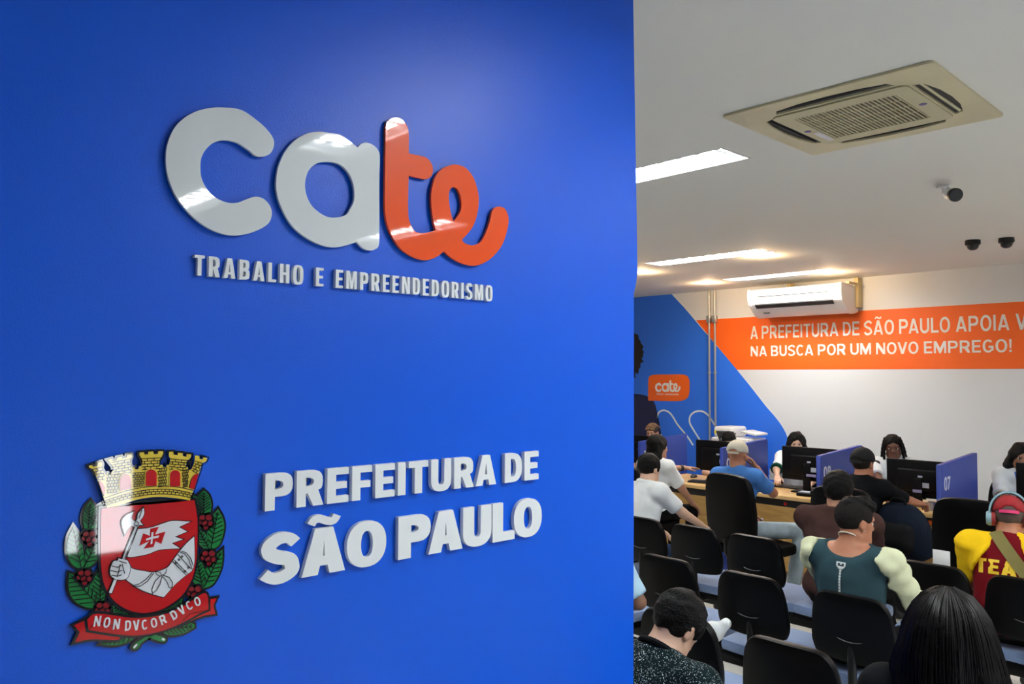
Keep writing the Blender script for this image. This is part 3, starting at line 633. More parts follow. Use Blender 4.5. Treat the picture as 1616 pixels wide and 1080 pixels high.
La = c4([(785, 540), (800, 450), (840, 360), (900, 290), (980, 245), (1060, 233)])+c3([(0, 225), (60, 235), (110, 265), (165, 310, 1), (190, 288), (220, 282), (260, 298), (288, 330), (295, 370), (292, 500), (292, 750), (290, 875), (270, 905), (235, 913), (195, 898), (160, 862, 1), (100, 882), (30, 895)])+c4([(1080, 950), (1000, 915), (920, 860), (860, 790), (810, 690), (788, 610)])
La_h = c4([(1090, 420), (1030, 435), (985, 480), (965, 550), (970, 620), (1000, 690), (1050, 740), (1110, 772), (1170, 775), (1225, 758)])+c3([(120, 675), (143, 630), (148, 580), (140, 520), (115, 460), (75, 415), (30, 395)])
Lt = c3([(333, 180), (350, 148), (390, 133), (430, 148), (458, 190), (465, 230), (465, 345, 1), (530, 358), (565, 368), (592, 392), (608, 435), (598, 475), (570, 493), (540, 489), (465, 473, 1), (462, 580), (462, 690), (470, 745), (500, 800), (540, 813), (580, 810), (625, 797, 1), (610, 730), (600, 640), (602, 560), (625, 480), (665, 435), (710, 415), (750, 412), (800, 430), (845, 485), (870, 560), (877, 620), (868, 700), (838, 780), (777, 853, 1), (800, 875), (845, 885), (890, 865), (920, 810), (945, 740), (955, 690), (975, 663), (1005, 658), (1035, 675), (1052, 725), (1045, 790), (1015, 880), (960, 950), (900, 990), (840, 1003), (770, 985), (710, 950), (675, 918, 1), (630, 950), (580, 968), (530, 965), (460, 935), (400, 880), (350, 790), (330, 700), (327, 600), (330, 300)])
Lt_h = c3([(728, 746, 1), (712, 690), (702, 620), (703, 570), (718, 545), (740, 543), (760, 565), (775, 620), (775, 670), (755, 715)])
T = thing('logo_sign', 'large glossy white and orange rounded letter logo on blue wall', 'sign', (.9, WALL_Y, 1.9))
def wall_part(T, name, loops, d0, d1, m, label=None, off=0, bev=0, extra=None):
    mb = MB().plate(loops, W, d0, d1, 0, off, bev); o = mb.build(name, m, T); o.matrix_parent_inverse = Matrix.Translation(-T.location)
    if label: o['label'] = label
    return o
TH = .010
for nm, lps, m, lb in (('letter_c', [Lc], acr_w, 'white letter c'), ('letter_a', [La, La_h], acr_w, 'white letter a'), ('letters_te', [Lt, Lt_h], acr_o, 'orange letters t and e joined')):
    wall_part(T, nm, [smooth(wpx(l, TH), 6) for l in lps], .003, TH, m, lb, 0, .0007)
for k, (a, b) in enumerate(((.45, 1.9),)): pass
let_w = mat('letter_white', (.80, .84, .85), .5, spec=.3)
def sign_text(T, body, tl, bl, tr, br, th, m, *font):
    P = [wpx([q], th)[0] for q in (tl, bl, tr, br)]; base = (P[1][1]+P[3][1])/2; cap = ((P[0][1]-P[1][1])+(P[2][1]-P[3][1]))/2
    for ch, vs, fs in sign_line(body, W, (P[0][0]+P[1][0])/2, (P[2][0]+P[3][0])/2, base, cap, 0, th, *font):
        o = MB().add(vs, fs).build('letter', m, T); o.matrix_parent_inverse = Matrix.Translation(-T.location)
T = thing('lettering_sign', 'raised white TRABALHO E EMPREENDEDORISMO lettering under the big logo', 'sign', (.8, WALL_Y, 1.6))
sign_text(T, 'TRABALHO E EMPREENDEDORISMO', (305, 401.8), (309, 434.0), (778.3, 451.4), (776.5, 476.0), .009, let_w, .40, .145, .135, .15, .40, 3.2)
T = thing('lettering_sign', 'raised bold white PREFEITURA DE SÃO PAULO lettering beside the coat of arms', 'sign', (.9, WALL_Y, 1.2))
sign_text(T, 'PREFEITURA DE', (418, 750.6), (418.8, 809.9), (850, 710.3), (850, 754.6), .010, let_w, .70, .245, .195, .10, .24, 2.5)
sign_text(T, 'SÃO PAULO', (412, 851), (409.7, 925.5), (856, 782.5), (854, 842.5), .010, let_w, .78, .30, .225, .035, .24, 2.3)

# ------------------------------------------------------------------ coat of arms
k8 = lambda P: crop(P, 80, 690, 3.084)
k7 = lambda P: crop(P, 120, 700, 7.026)
k6 = lambda P: crop(P, 90, 820, 4.908)
ink = mat('black_print', (.004, .004, .005), .3, spec=.08, coat=.85); red = mat('red_enamel', (.46, .002, .003), .3, spec=.08, coat=.85); gold = mat('gold_enamel', (.72, .55, .06), .3, spec=.08, coat=.85)
green = mat('green_enamel', (.006, .17, .03), .3, spec=.08, coat=.85); drk = mat('berry_enamel', (.22, .004, .006), .3, spec=.08, coat=.85); wht = mat('white_enamel', (.72, .75, .78), .3, spec=.08, coat=.85)
CA = thing('coat_of_arms', 'painted city coat of arms with gold crown and red shield on blue wall', 'emblem', (.33, WALL_Y, 1.45))
def strips(mb, lines, d, wpix, mi):
    for ln in lines:
        P = [V(q[:2]) for q in ln]; L = []; R_ = []
        for i, p in enumerate(P):
            t = (P[min(i+1, len(P)-1)]-P[max(0, i-1)]).normalized(); nn = V((-t.y, t.x))*wpix/2; L.append(p+nn); R_.append(p-nn)
        A = [W[0]+W[1]*a+W[2]*b+W[3]*d for a, b in wpx([tuple(q) for q in L], d)]; B = [W[0]+W[1]*a+W[2]*b+W[3]*d for a, b in wpx([tuple(q) for q in R_], d)]; n = len(A)
        mb.add(A+B, [(i, i+1, n+i+1, n+i) for i in range(n-1)], mi)
def emblem(name, outlines, mats, lift=.006, d0=.002, edge_px=.0036, lines=(), lw=1.0, more=(), label=None, sm=5, parent=None):
    """enamel piece with a black border; more = (outlines, material index, extra lift)"""
    mb = MB(); th = lift
    for o in outlines:
        q = smooth(wpx(o, th), sm); mb.plate([q], W, d0, th-.001, 0, edge_px); mb.plate([q], W, th-.0012, th, 1)
    for o, mi, ex in more:
        q = smooth(wpx(o, th), sm); mb.plate([q], W, th-.0005, th+ex, mi)
    strips(mb, lines, th+.0009, lw, 0)
    ob = mb.build(name, mats, parent or CA); ob.matrix_parent_inverse = Matrix.Translation(-CA.location)
    if label: ob['label'] = label
    return ob
def leaf(pts, tip, root, side=1, lift=.005):
    """leaf outline with a midrib and slanting veins"""
    tip, root = V(tip), V(root); ax = (root-tip); nrm = V((-ax.y, ax.x)).normalized(); ln = [[tuple(tip.lerp(root, .04)), tuple(root)]]; wv = ax.length*.23
    poly = [V(q[:2]) for q in pts]
    def inside(p):
        c = False
        for i in range(len(poly)):
            a, b = poly[i], poly[i-1]
            if (a.y > p.y) != (b.y > p.y) and p.x < (b.x-a.x)*(p.y-a.y)/(b.y-a.y)+a.x: c = not c
        return c
    for i in range(1, 8):
        p = tip.lerp(root, i/8.3)
        for sg in (1, -1):
            q = p; t = 0
            while inside(p+(nrm*sg-ax.normalized()*.75)*(t+1)) and t < 26: t += 1
            if t > 2: ln.append([tuple(p), tuple(p+(nrm*sg-ax.normalized()*.75)*t)])
    emblem('leaf', [pts], [ink, green], lift, lines=ln, lw=1.45)
for pts, tip, root, lf in (
    ([(195, 312, 1), (168, 345), (156, 400), (165, 445, 1), (190, 448), (207, 405), (215, 345)], (193, 318), (183, 445), .004),
    ([(252, 325, 1), (215, 350), (195, 400), (190, 446, 1), (225, 442), (255, 415), (260, 360)], (250, 330), (195, 442), .0045),
    ([(110, 438, 1), (85, 490), (80, 560), (105, 620), (152, 648, 1), (163, 600), (155, 530), (135, 475)], (110, 442), (150, 640), .004),
    ([(250, 455, 1), (200, 500), (170, 560), (158, 644, 1), (205, 622), (245, 570), (258, 500)], (246, 462), (162, 636), .0045),
    ([(90, 664, 1), (88, 740), (118, 800), (180, 831), (245, 832, 1), (240, 770), (195, 715), (140, 680)], (92, 668), (240, 828), .004),
    ([(245, 636, 1), (210, 690), (195, 740), (220, 800), (246, 828, 1), (265, 770), (255, 690)], (242, 645), (242, 822), .0045),
    ([(745, 260, 1), (718, 290), (714, 340), (740, 386, 1), (772, 380), (782, 330), (770, 285)], (746, 266), (745, 382), .0045),
    ([(693, 285, 1), (698, 350), (738, 387, 1), (744, 340), (725, 300)], (696, 290), (736, 382), .004),
    ([(815, 352, 1), (785, 390), (764, 450), (764, 520), (778, 554, 1), (822, 522), (844, 450), (838, 395)], (815, 358), (779, 548), .0045),
    ([(705, 425, 1), (710, 500), (755, 550), (780, 556, 1), (762, 490), (735, 445)], (710, 430), (774, 550), .004),
    ([(836, 548, 1), (790, 590), (750, 650), (744, 700), (742, 738, 1), (790, 716), (826, 650), (836, 595)], (833, 554), (746, 732), .0045),
    ([(708, 575, 1), (694, 650), (694, 705), (742, 738, 1), (757, 680), (735, 610)], (710, 582), (738, 730), .004),
    ([(302, 822, 1), (320, 872), (420, 882, 1), (415, 855), (350, 830)], (306, 826), (416, 874), .004),
    ([(642, 786, 1), (585, 812), (540, 842, 1), (590, 845), (632, 815)], (638, 790), (546, 841), .004),
    ([(245, 1008, 1), (295, 972), (370, 958), (440, 955, 1), (385, 995), (310, 1014)], (250, 1007), (436, 958), .004),
    ([(525, 936, 1), (600, 908), (690, 908), (700, 928, 1), (640, 958), (570, 964)], (698, 922), (530, 938), .004)):
    P = k8(pts); leaf(P, k8([tip])[0], k8([root])[0], 1, lf)
for bx, by in ((190, 490), (165, 680), (255, 838), (755, 410), (770, 585), (702, 758)):
    outs = []; rim = []
    for dx, dy, r in ((-16, -14, 17), (14, -16, 17), (-4, 8, 17), (20, 10, 14), (0, 30, 13), (-28, 4, 12)):
        outs.append(k8([(bx+dx+r*math.cos(a), by+dy+r*math.sin(a)) for a in np.linspace(0, 2*math.pi, 9)[:-1]]))
    for j in range(0, 6): rim.append([tuple(q[:2]) for q in smooth(outs[j], 3)])
    emblem('berries', outs, [ink, drk], .0055, lines=rim, lw=.8, sm=3)
emblem('stem', [k8([(515, 935), (470, 968), (420, 1000), (398, 1022), (405, 1034), (425, 1028), (445, 1000), (490, 972), (530, 945)]), k8([(445, 955), (500, 985), (548, 998), (560, 990), (555, 976), (520, 965), (470, 945)])], [ink, green, wht], .0065,
       more=[(k8([(405, 1018), (402, 1027), (408, 1028), (422, 1012), (417, 1008)]), 2, .0004), (k8([(540, 985), (550, 992), (556, 985), (546, 978)]), 2, .0004)])
# shield and what is painted on it
emblem('shield', [k8([(246, 348, 1), (340, 338), (560, 322), (700, 307, 1), (714, 400), (714, 500), (708, 600), (688, 690), (640, 770), (560, 830), (480, 855), (400, 850), (320, 808), (270, 740), (248, 650), (243, 500)])], [ink, red], .0075, edge_px=.0035)
def onshield(name, outs, lines=(), more=(), lw=1.0, lift=.009, label=None, sm=4): emblem(name, outs, [ink, wht, red], lift, .0072, .0012, lines, lw, more, label, sm)
banner = k6([(628, 76, 1), (720, 66), (830, 30), (900, 12), (1032, 18, 1), (945, 60, 1), (1008, 95, 1), (912, 135, 1), (975, 155, 1), (890, 185, 1), (952, 225, 1), (800, 235), (700, 270), (580, 292), (545, 288, 1)])
cross = k6([(722, 72, 1), (787, 58, 1), (758, 118, 1), (838, 95, 1), (806, 190, 1), (762, 168, 1), (747, 213, 1), (672, 226, 1), (716, 166, 1), (638, 204, 1), (668, 108, 1), (720, 128, 1)])
wc = k6([(730, 100, 1), (746, 97, 1), (742, 132, 1), (788, 124, 1), (784, 140, 1), (740, 150, 1), (736, 188, 1), (722, 192, 1), (726, 153, 1), (686, 164, 1), (690, 148, 1), (728, 136, 1)])
onshield('banner', [banner], more=[(cross, 2, .0008), (wc, 1, .0012)])
onshield('armoured_arm', [k6([(548, 352), (590, 385), (680, 402), (752, 410), (850, 378), (890, 330), (950, 250), (1000, 190), (1062, 134, 1), (1066, 300), (1050, 390), (1000, 432), (920, 500), (870, 555), (826, 604, 1), (740, 580), (650, 545), (580, 500), (530, 452)])],
    lines=[k6(q) for q in ([(895, 325), (1000, 430)], [(905, 312), (1012, 420)], [(935, 272), (1040, 385)], [(950, 252), (990, 270), (1020, 310), (1048, 390)], [(965, 245), (1005, 262), (1035, 300), (1055, 360)], [(585, 522), (650, 515), (700, 480), (750, 415)], [(590, 512), (640, 500), (690, 465), (735, 415)], [(800, 440), (760, 480), (735, 540), (738, 578)], [(812, 442), (800, 500), (770, 550), (738, 578)], [(815, 440), (850, 480), (870, 530), (892, 530)], [(820, 432), (870, 450), (895, 490), (892, 530)], [(760, 405), (775, 430), (800, 440), (840, 420), (850, 385)], [(760, 405), (800, 410), (810, 440)])]
    + [[tuple(q) for q in k6([(x+7*math.cos(a), y+7*math.sin(a)) for a in np.linspace(0, 6.28, 9)])] for x, y in ((922, 336), (944, 312), (968, 288), (992, 402), (1018, 376))], lw=1.1)
onshield('axe', [k6([(628, 45, 1), (612, 42, 1), (402, 566, 1), (412, 574, 1), (424, 572, 1)]), k7([(748, 716, 1), (757, 770), (740, 820), (712, 860), (745, 908, 1), (705, 905), (690, 925), (650, 925), (620, 915), (575, 950), (540, 1012, 1), (512, 920), (512, 850), (560, 795), (636, 762, 1), (615, 830), (655, 868), (680, 840), (690, 780)])],
    lines=[k7([(735, 735), (697, 835)]), [tuple(q) for q in k7([(672+24*math.cos(a), 893+24*math.sin(a)) for a in np.linspace(0, 6.28, 13)])], k6([(632, 52), (525, 300)])], lift=.0102)
onshield('gauntlet', [k6([(478, 302, 1), (545, 318, 1), (568, 368), (552, 440), (520, 466), (462, 466), (420, 440), (412, 400), (420, 362), (440, 325), (470, 320)])], lines=[k6(q) for q in ([(425, 362), (470, 372), (500, 355)], [(414, 396), (470, 408), (505, 395)], [(420, 432), (470, 440), (500, 430)], [(478, 322), (540, 340)], [(505, 345), (515, 390), (525, 420)], [(465, 445), (480, 400), (490, 350)])], lw=1.2, lift=.0112)
# mural crown
sil = k7([(340, 715, 1), (318, 640), (300, 590), (270, 500), (235, 400), (205, 320), (180, 285), (150, 270), (143, 250, 1), (180, 240, 1), (192, 262, 1), (235, 250, 1), (238, 215, 1), (282, 203, 1), (294, 235), (287, 270), (305, 312), (330, 342), (352, 332), (366, 352), (385, 345), (392, 322), (410, 300), (408, 258), (375, 215), (350, 183, 1), (396, 170, 1), (410, 195, 1), (450, 185, 1), (455, 155, 1), (505, 145, 1), (515, 168, 1), (560, 155, 1), (565, 125, 1), (614, 120, 1), (618, 150), (600, 195), (610, 245), (630, 270, 1), (652, 264, 1), (658, 290, 1), (692, 285, 1), (700, 255, 1), (727, 250, 1), (737, 195), (722, 160), (704, 130), (707, 102, 1), (752, 98, 1), (760, 125, 1), (800, 120, 1), (805, 92, 1), (857, 90, 1), (862, 120, 1), (905, 118, 1), (915, 88, 1), (962, 88, 1), (965, 115), (945, 160), (925, 190), (925, 236, 1), (960, 240, 1), (966, 266, 1), (1000, 265, 1), (1010, 240, 1), (1034, 238, 1), (1046, 172), (1030, 140), (1034, 94, 1), (1078, 92, 1), (1082, 125, 1), (1128, 130, 1), (1132, 105, 1), (1182, 108, 1), (1184, 140, 1), (1222, 150, 1), (1230, 118, 1), (1278, 124, 1), (1270, 160), (1232, 200), (1216, 256, 1), (1240, 264, 1), (1242, 292, 1), (1268, 296, 1), (1290, 270), (1315, 192), (1320, 134, 1), (1366, 140, 1), (1370, 172, 1), (1405, 180, 1), (1416, 154, 1), (1456, 166, 1), (1440, 200), (1397, 228), (1375, 300), (1340, 400), (1302, 520), (1262, 632, 1), (1100, 607), (900, 595), (700, 620), (480, 690)])
def arch(cx, cy, hw, top, sk=0): return [(cx-hw, cy, 1)]+[(cx-hw*math.cos(a)+sk*(1 if False else 0), top+hw*1.0-hw*math.sin(a)) for a in np.linspace(0, math.pi, 9)]+[(cx+hw, cy, 1)]
A3, A4 = arch(830, 470, 60, 288), arch(1095, 476, 56, 296)
A2 = [(490, 525, 1), (482, 450), (486, 400), (505, 360), (540, 342), (578, 350), (598, 390), (606, 440), (612, 498, 1)]
A5 = [(1252, 495, 1), (1275, 410), (1308, 352), (1356, 336, 1), (1306, 508, 1)]; A1 = [(248, 425, 1), (280, 428), (308, 470), (318, 520), (308, 585, 1), (280, 520)]
bricks = []
def rows(q, n, m):
    """brick courses inside a quad given as top-left, top-right, bottom-right, bottom-left"""
    a, b, c, d = [V(p) for p in q]; at2 = lambda u, v: tuple(a.lerp(b, u).lerp(d.lerp(c, u), v))
    for i in range(n+1): bricks.append(k7([at2(0, i/n), at2(1, i/n)]))
    for i in range(n):
        for j in range(m): bricks.append(k7([at2((j+(.5 if i % 2 else .95))/m, i/n), at2((j+(.5 if i % 2 else .95))/m, (i+1)/n)]))
rows([(720, 172), (945, 160), (925, 282), (735, 290)], 4, 3); rows([(1045, 172), (1240, 190), (1215, 300), (1030, 285)], 4, 3); rows([(400, 215), (612, 172), (615, 320), (415, 350)], 5, 3)
rows([(1318, 195), (1405, 222), (1350, 340), (1285, 300)], 4, 2); rows([(180, 290), (296, 262), (322, 400), (232, 410)], 4, 2)
for a_, b_ in (((625, 330), (755, 470)), ((900, 280), (1010, 470)), ((1172, 300), (1248, 475)), ((330, 350), (470, 540))):
    (xa, ya), (xb, yb) = a_, b_; rows([(xa, ya), (xb, ya-8), (xb-6, yb), (xa+10, yb+14)], 6, 4)
arc = lambda o, e=0: k7([(315-e, 610+o), (500, 545+o), (700, 497+o), (900, 474+o), (1100, 482+o), (1300, 522+o)]); AP = lambda t, o: [(315, 610+o), (500, 545+o), (700, 497+o), (900, 474+o), (1100, 482+o), (1290, 520+o)]
for o in (0, 34, 60, 88): bricks.append(smooth(arc(o), 5, False))
for j in range(22):
    for rr in (0, 1):
        x = 330+(j+.5*rr)*44
        if x < 1280: y = float(np.interp(x, [p[0] for p in AP(0, 0)], [p[1] for p in AP(0, 0)])); bricks.append(k7([(x, y+34+26*rr), (x+2, y+60+28*rr)]))
emblem('crown', [sil], [ink, gold, red], .0075, edge_px=.003, lines=bricks, lw=1.0, more=[(k7(a), 1, .0014) for a in ([(q[0]+(9 if q[0] > cx else -9)*1.0, q[1]-(9 if q[1] < 440 else -2))+tuple(q[2:]) for q in A] for A, cx in ((A2, 545), (A3, 830), (A4, 1095)))]+[(k7(a), 2, .0019) for a in (A1, A2, A3, A4, A5)])
# motto ribbon
rb = [ink, red, wht]
for tail in ([(190, 880, 1), (115, 918, 1), (142, 950, 1), (118, 1000, 1), (200, 985), (325, 988), (334, 962, 1), (260, 950)], [(760, 792, 1), (808, 785, 1), (792, 820, 1), (802, 862, 1), (740, 872), (640, 912, 1), (660, 880), (740, 840)]): emblem('ribbon_tail', [k8(tail)], rb, .007)
emblem('ribbon', [k8([(178, 890, 1), (215, 862), (300, 868), (420, 882), (560, 862), (660, 815), (742, 762), (765, 780), (768, 840, 1), (720, 862), (640, 905), (540, 945), (430, 966), (330, 962), (185, 940, 1)])], rb, .0085, lines=[k8([(190, 935), (215, 905), (300, 915)]), k8([(640, 900), (680, 860), (760, 845)])], lw=.7)
mot = MB()
for ch, x, y, a in (('N', 228, 897, 8), ('O', 274, 903, 8), ('N', 321, 911, 7), ('D', 377, 918, 2), ('V', 417, 917, -2), ('C', 458, 914, -6), ('O', 503, 905, -12), ('R', 547, 889, -20), ('D', 600, 866, -27), ('V', 638, 843, -28), ('C', 675, 820, -28), ('O', 714, 801, -22)):
    q = wpx(k8([(x, y)]), .0095)[0]; gw, lp = glyph(ch, .70, .20, .16); L = (0, gw, *[[(x, y, z*1.0-.5) for x, y, z in q] if k == 0 else q for k, q in enumerate(fill_loops(lp, 1))]); h = .0150; cx = (L[0]+L[1])/2; ca, sa = math.cos(math.radians(-a)), math.sin(math.radians(-a)); ys_ = [v[1] for v in L[2]]; sc = h/(max(ys_)-min(ys_)); my = (max(ys_)+min(ys_))/2
    mot.add([W[0]+W[1]*(q[0]+((v[0]-cx)*ca*.82-(v[1]-my)*sa)*sc)+W[2]*(q[1]+((v[0]-cx)*sa*.82+(v[1]-my)*ca)*sc)+W[3]*(.0085+.001*(v[2]+.5)) for v in L[2]], L[3])
mo = mot.build('motto', wht, CA); mo.matrix_parent_inverse = Matrix.Translation(-CA.location)

# ------------------------------------------------------------------ far wall graphics
B = (V((BACK_X, 0, 0)), V((0, -1, 0)), V((0, 0, 1)), V((-1, 0, 0)))
def bpx(pts): 
    out = []
    for p in pts:
        q = on_x(p[0], p[1], BACK_X); out.append((-q.y, q.z)+tuple(p[2:]))
    return out
def on_wall(T, name, loops, d0, d1, m, label=None):
    o = MB().plate(loops, B, d0, d1).build(name, m, T); o.matrix_parent_inverse = Matrix.Translation(-T.location)
    if label: o['label'] = label
    return o
vin_b = mat('mural_blue', (.02, .16, .80), .5); vin_o = mat('banner_orange', (.90, .13, .004), .5); vin_w = mat('vinyl_white', (.82, .82, .80), .5); navy = mat('print_navy', (.003, .006, .06), .5); hair_p = mat('print_hair', (.012, .008, .006), .6, var=.9, vscale=25); skin_p = mat('print_skin', (.25, .11, .06), .6)
MU = thing('wall_mural', 'printed blue wall mural with white loops behind the service desks', 'mural', (BACK_X, 5.6, 1.4))
edge_r = bpx([(1060, 462.4, 1), (1163, 584), (1208, 640.5), (1224, 659), (1236, 676), (1243, 692), (1247, 715), (1248, 745), (1247, 790)])
er = smooth(edge_r, 5, False); yl = -7.6
on_wall(MU, 'mural_panel', [[(er[0][0]+.0, CEIL-.002)]+er[1:]+[(er[-1][0], .02), (yl, .02), (yl, CEIL-.002)]], 0, .002, vin_b)
rnd = random.Random(5); cxh, czh = bpx([(985, 560)])[0][:2]; hp = []
for k in range(72):
    a = 2*math.pi*k/72; r = .345+.018*math.sin(k*2.3)+rnd.uniform(-.014, .014); hp.append((cxh+r*math.cos(a)*.92, czh+r*math.sin(a)*1.02))
on_wall(MU, 'printed_hair', [hp], .002, .0028, hair_p, 'printed dark curly hair')
on_wall(MU, 'printed_face', [[(cxh-.12+.15*math.cos(a), czh-.06+.2*math.sin(a)) for a in np.linspace(0, 2*math.pi, 32)[:-1]]], .0028, .0034, skin_p)
body_o = smooth(bpx([(960, 640, 1), (985, 624), (1003, 622), (1020, 625), (1032, 634), (1038, 655), (1043, 680), (1047, 712), (1050, 760, 1)]), 5, False)
on_wall(MU, 'printed_shirt', [body_o+[(body_o[-1][0], .5), (body_o[0][0]-.3, .5), (body_o[0][0]-.3, body_o[0][1]-.1)]], .002, .003, navy, 'printed navy shirt')
def wall_stroke(T, name, px, wd, m, d0, d1):
    P = [V(p) for p in smooth(bpx(px), 6, False)]; L = []; R_ = []
    for i, p in enumerate(P):
        t = (P[min(i+1, len(P)-1)]-P[max(i-1, 0)]).normalized(); n_ = V((-t.y, t.x))*wd/2; L.append(p+n_); R_.append(p-n_)
    mb = MB()
    for i in range(len(P)-1): mb.prism([tuple(L[i]), tuple(L[i+1]), tuple(R_[i+1]), tuple(R_[i])], B, d0, d1)
    o = mb.build(name, m, T); o.matrix_parent_inverse = Matrix.Translation(-T.location)
wall_stroke(MU, 'printed_loop', [(1037, 660), (1039, 653), (1043, 649), (1049, 648), (1056, 651), (1062, 658), (1070, 671), (1084, 688), (1094, 703)], .021, vin_w, .002, .003)
wall_stroke(MU, 'printed_loop', [(1112, 706), (1103, 692), (1093, 676), (1088.5, 667), (1089, 658), (1094, 652), (1102, 649), (1110, 650), (1117, 655), (1123, 663), (1131, 676)], .021, vin_w, .002, .003)
wall_stroke(MU, 'printed_loop', [(1043, 686), (1050, 697), (1058, 709)], .021, vin_w, .0021, .0031)
bd = smooth(bpx([(1023, 632.5, 1), (1023.5, 600), (1026, 594), (1034, 591.5), (1060, 591.2), (1078, 591.3), (1086, 595), (1088.3, 603), (1088.3, 618), (1086, 627), (1080, 631.5), (1070, 633.3), (1045, 633)]), 5)
on_wall(MU, 'printed_badge', [bd], .003, .004, vin_o, 'orange speech bubble badge')
# small logo on the badge: the big letters at a smaller size
def remap(l, src=(263, 802, 170, 420), dst=(1034.2, 1074.3, 600.4, 619.2)):
    out = []
    for p in l:
        a = W_inv(p); out.append((dst[0]+(a[0])*(dst[1]-dst[0]), dst[3]-(a[1])*(dst[3]-dst[2]))+tuple(p[2:]))
    return out
ws = [wpx([p])[0] for L_ in (Lc, La, Lt) for p in L_]; wx0, wx1, wz0, wz1 = min(p[0] for p in ws), max(p[0] for p in ws), min(p[1] for p in ws), max(p[1] for p in ws)
def W_inv(p): q = wpx([p])[0]; return ((q[0]-wx0)/(wx1-wx0), (q[1]-wz0)/(wz1-wz0))
mb = MB()
for lps in ([Lc], [La, La_h], [Lt, Lt_h]): mb.plate([smooth(bpx(remap(l)), 3) for l in lps], B, .004, .005)
tq = bpx([(1036, 623.2), (1071, 623.2), (1071, 621)])
for vs, fs in [q[1:] for q in sign_line('TRABALHO E EMPREENDEDORISMO', B, tq[0][0], tq[1][0], tq[0][1], abs(tq[2][1]-tq[1][1]), .004, .005, .40, .13, .13, .15, .40)]: mb.add(vs, fs)
o = mb.build('printed_logo', vin_w, MU); o.matrix_parent_inverse = Matrix.Translation(-MU.location)
BN = thing('wall_banner', 'orange wall band with white A PREFEITURA DE SÃO PAULO lettering', 'banner', (BACK_X, 2.0, 2.0))
q = bpx([(1098.4, 505.6), (1163, 583.8)]); on_wall(BN, 'band', [[q[0][:2], (3.4, q[0][1]), (3.4, q[1][1]), q[1][:2]]], 0, .002, vin_o)
def back_text(T, body, x0px, x1px, capt, basel, px_fit=None):
    a = bpx([(x0px, basel[0]), (x1px, basel[1]), (x0px, capt[0])]); zb = (a[0][1]+a[1][1])/2; mb = MB()
    x1 = a[1][0]
    for ch, vs, fs in sign_line(body, B, a[0][0], x1, zb, a[2][1]-a[0][1], .002, .0032, .74, .17, .155, .14, .30, 2.1): mb.add(vs, fs)
    o = mb.build('lettering', vin_w, T); o.matrix_parent_inverse = Matrix.Translation(-T.location)
back_text(BN, 'A PREFEITURA DE SÃO PAULO APOIA VOCÊ', 1184.5, 1683, (517, 0), (537, 516))
back_text(BN, 'NA BUSCA POR UM NOVO EMPREGO!', 1185, 1597, (546.5, 0), (562.5, 556))

# ------------------------------------------------------------------ pipes, air conditioners, cameras
galv = mat('galvanised_steel', (.55, .54, .52), .35, .8); ac_w = mat('ac_white', (.82, .82, .80), .35); ac_d = mat('ac_slot', (.02, .02, .02), .6)
for px, lb in ((1119.5, 'left one of two grey conduit pipes on the far wall'), (1128.5, 'right one of two grey conduit pipes on the far wall')):
    p = on_x(px, 560, BACK_X-.03); T = thing('conduit_pipe', lb, 'pipe', (BACK_X-.03, p.y, 0), 0, 'grey conduit pipes')
    MB().tube([(0, 0, .0), (0, 0, CEIL)], .0135, 12).build('pipe', galv, T); z = on_x(px, 504, BACK_X-.03).z
    MB().box((-.03, -.026, z-.045), (.029, .026, z+.045), .008).build('junction_box', galv, T)
    z = on_x(px, 588.5, BACK_X-.03).z; MB().lathe([(.014, z-.012), (.021, z-.012), (.021, z+.012), (.014, z+.012)], seg=16).build('clamp', galv, T)
# wall split unit
ya, yb = on_x(1189, 470, 8.1).y, on_x(1336, 470, 8.1).y
AC = thing('wall_air_conditioner', 'white split air conditioner hung on the far wall above the orange band', 'air conditioner', (BACK_X, (ya+yb)/2, 2.48))
prof = smooth([(8.36, 2.71, 1), (8.02, 2.735), (7.985, 2.71), (7.98, 2.64), (8.0, 2.565, 1), (8.04, 2.53), (8.14, 2.455), (8.24, 2.435), (8.36, 2.46, 1)], 6)
def ac_add(name, fn, m, label=None):
    mb = MB(); fn(mb); o = mb.build(name, m, AC); o.matrix_parent_inverse = Matrix.Translation(-AC.location)
    if label: o['label'] = label
FR = (V((0, yb, 0)), V((1, 0, 0)), V((0, 0, 1)), V((0, 1, 0)))
ac_add('housing', lambda m: m.prism(prof, FR, .03, ya-yb-.03), ac_w)
for e in (0, ya-yb-.03): ac_add('end_cap', lambda m, e=e: m.prism([((x-8.17)*1.03+8.17, (z-2.58)*1.04+2.58) for x, z in prof if x < 8.37], FR, e, e+.03), ac_w)
ac_add('outlet_slot', lambda m: m.prism([(7.992, 2.572), (7.985, 2.56), (8.03, 2.525), (8.06, 2.535)], FR, .10, ya-yb-.08), ac_d, 'dark air outlet slot')
ac_add('panel_groove', lambda m: m.prism([(7.974, 2.648), (7.974, 2.655), (7.995, 2.655), (7.995, 2.648)], FR, .14, ya-yb-.12), ac_d)
ac_add('maker_plate', lambda m: m.box((8.085, ya-.2, 2.47), (8.10, ya-.13, 2.482)), ac_d)
yel = mat('bracket_paint', (.62, .5, .25), .5)
for yy in (yb-.012, ya-.32): ac_add('bracket', lambda m, yy=yy: (m.box((8.30, yy-.02, 2.5), (8.40, yy+.02, CEIL-.01)), m.box((8.1, yy-.015, 2.735), (8.36, yy+.015, 2.755))), yel)
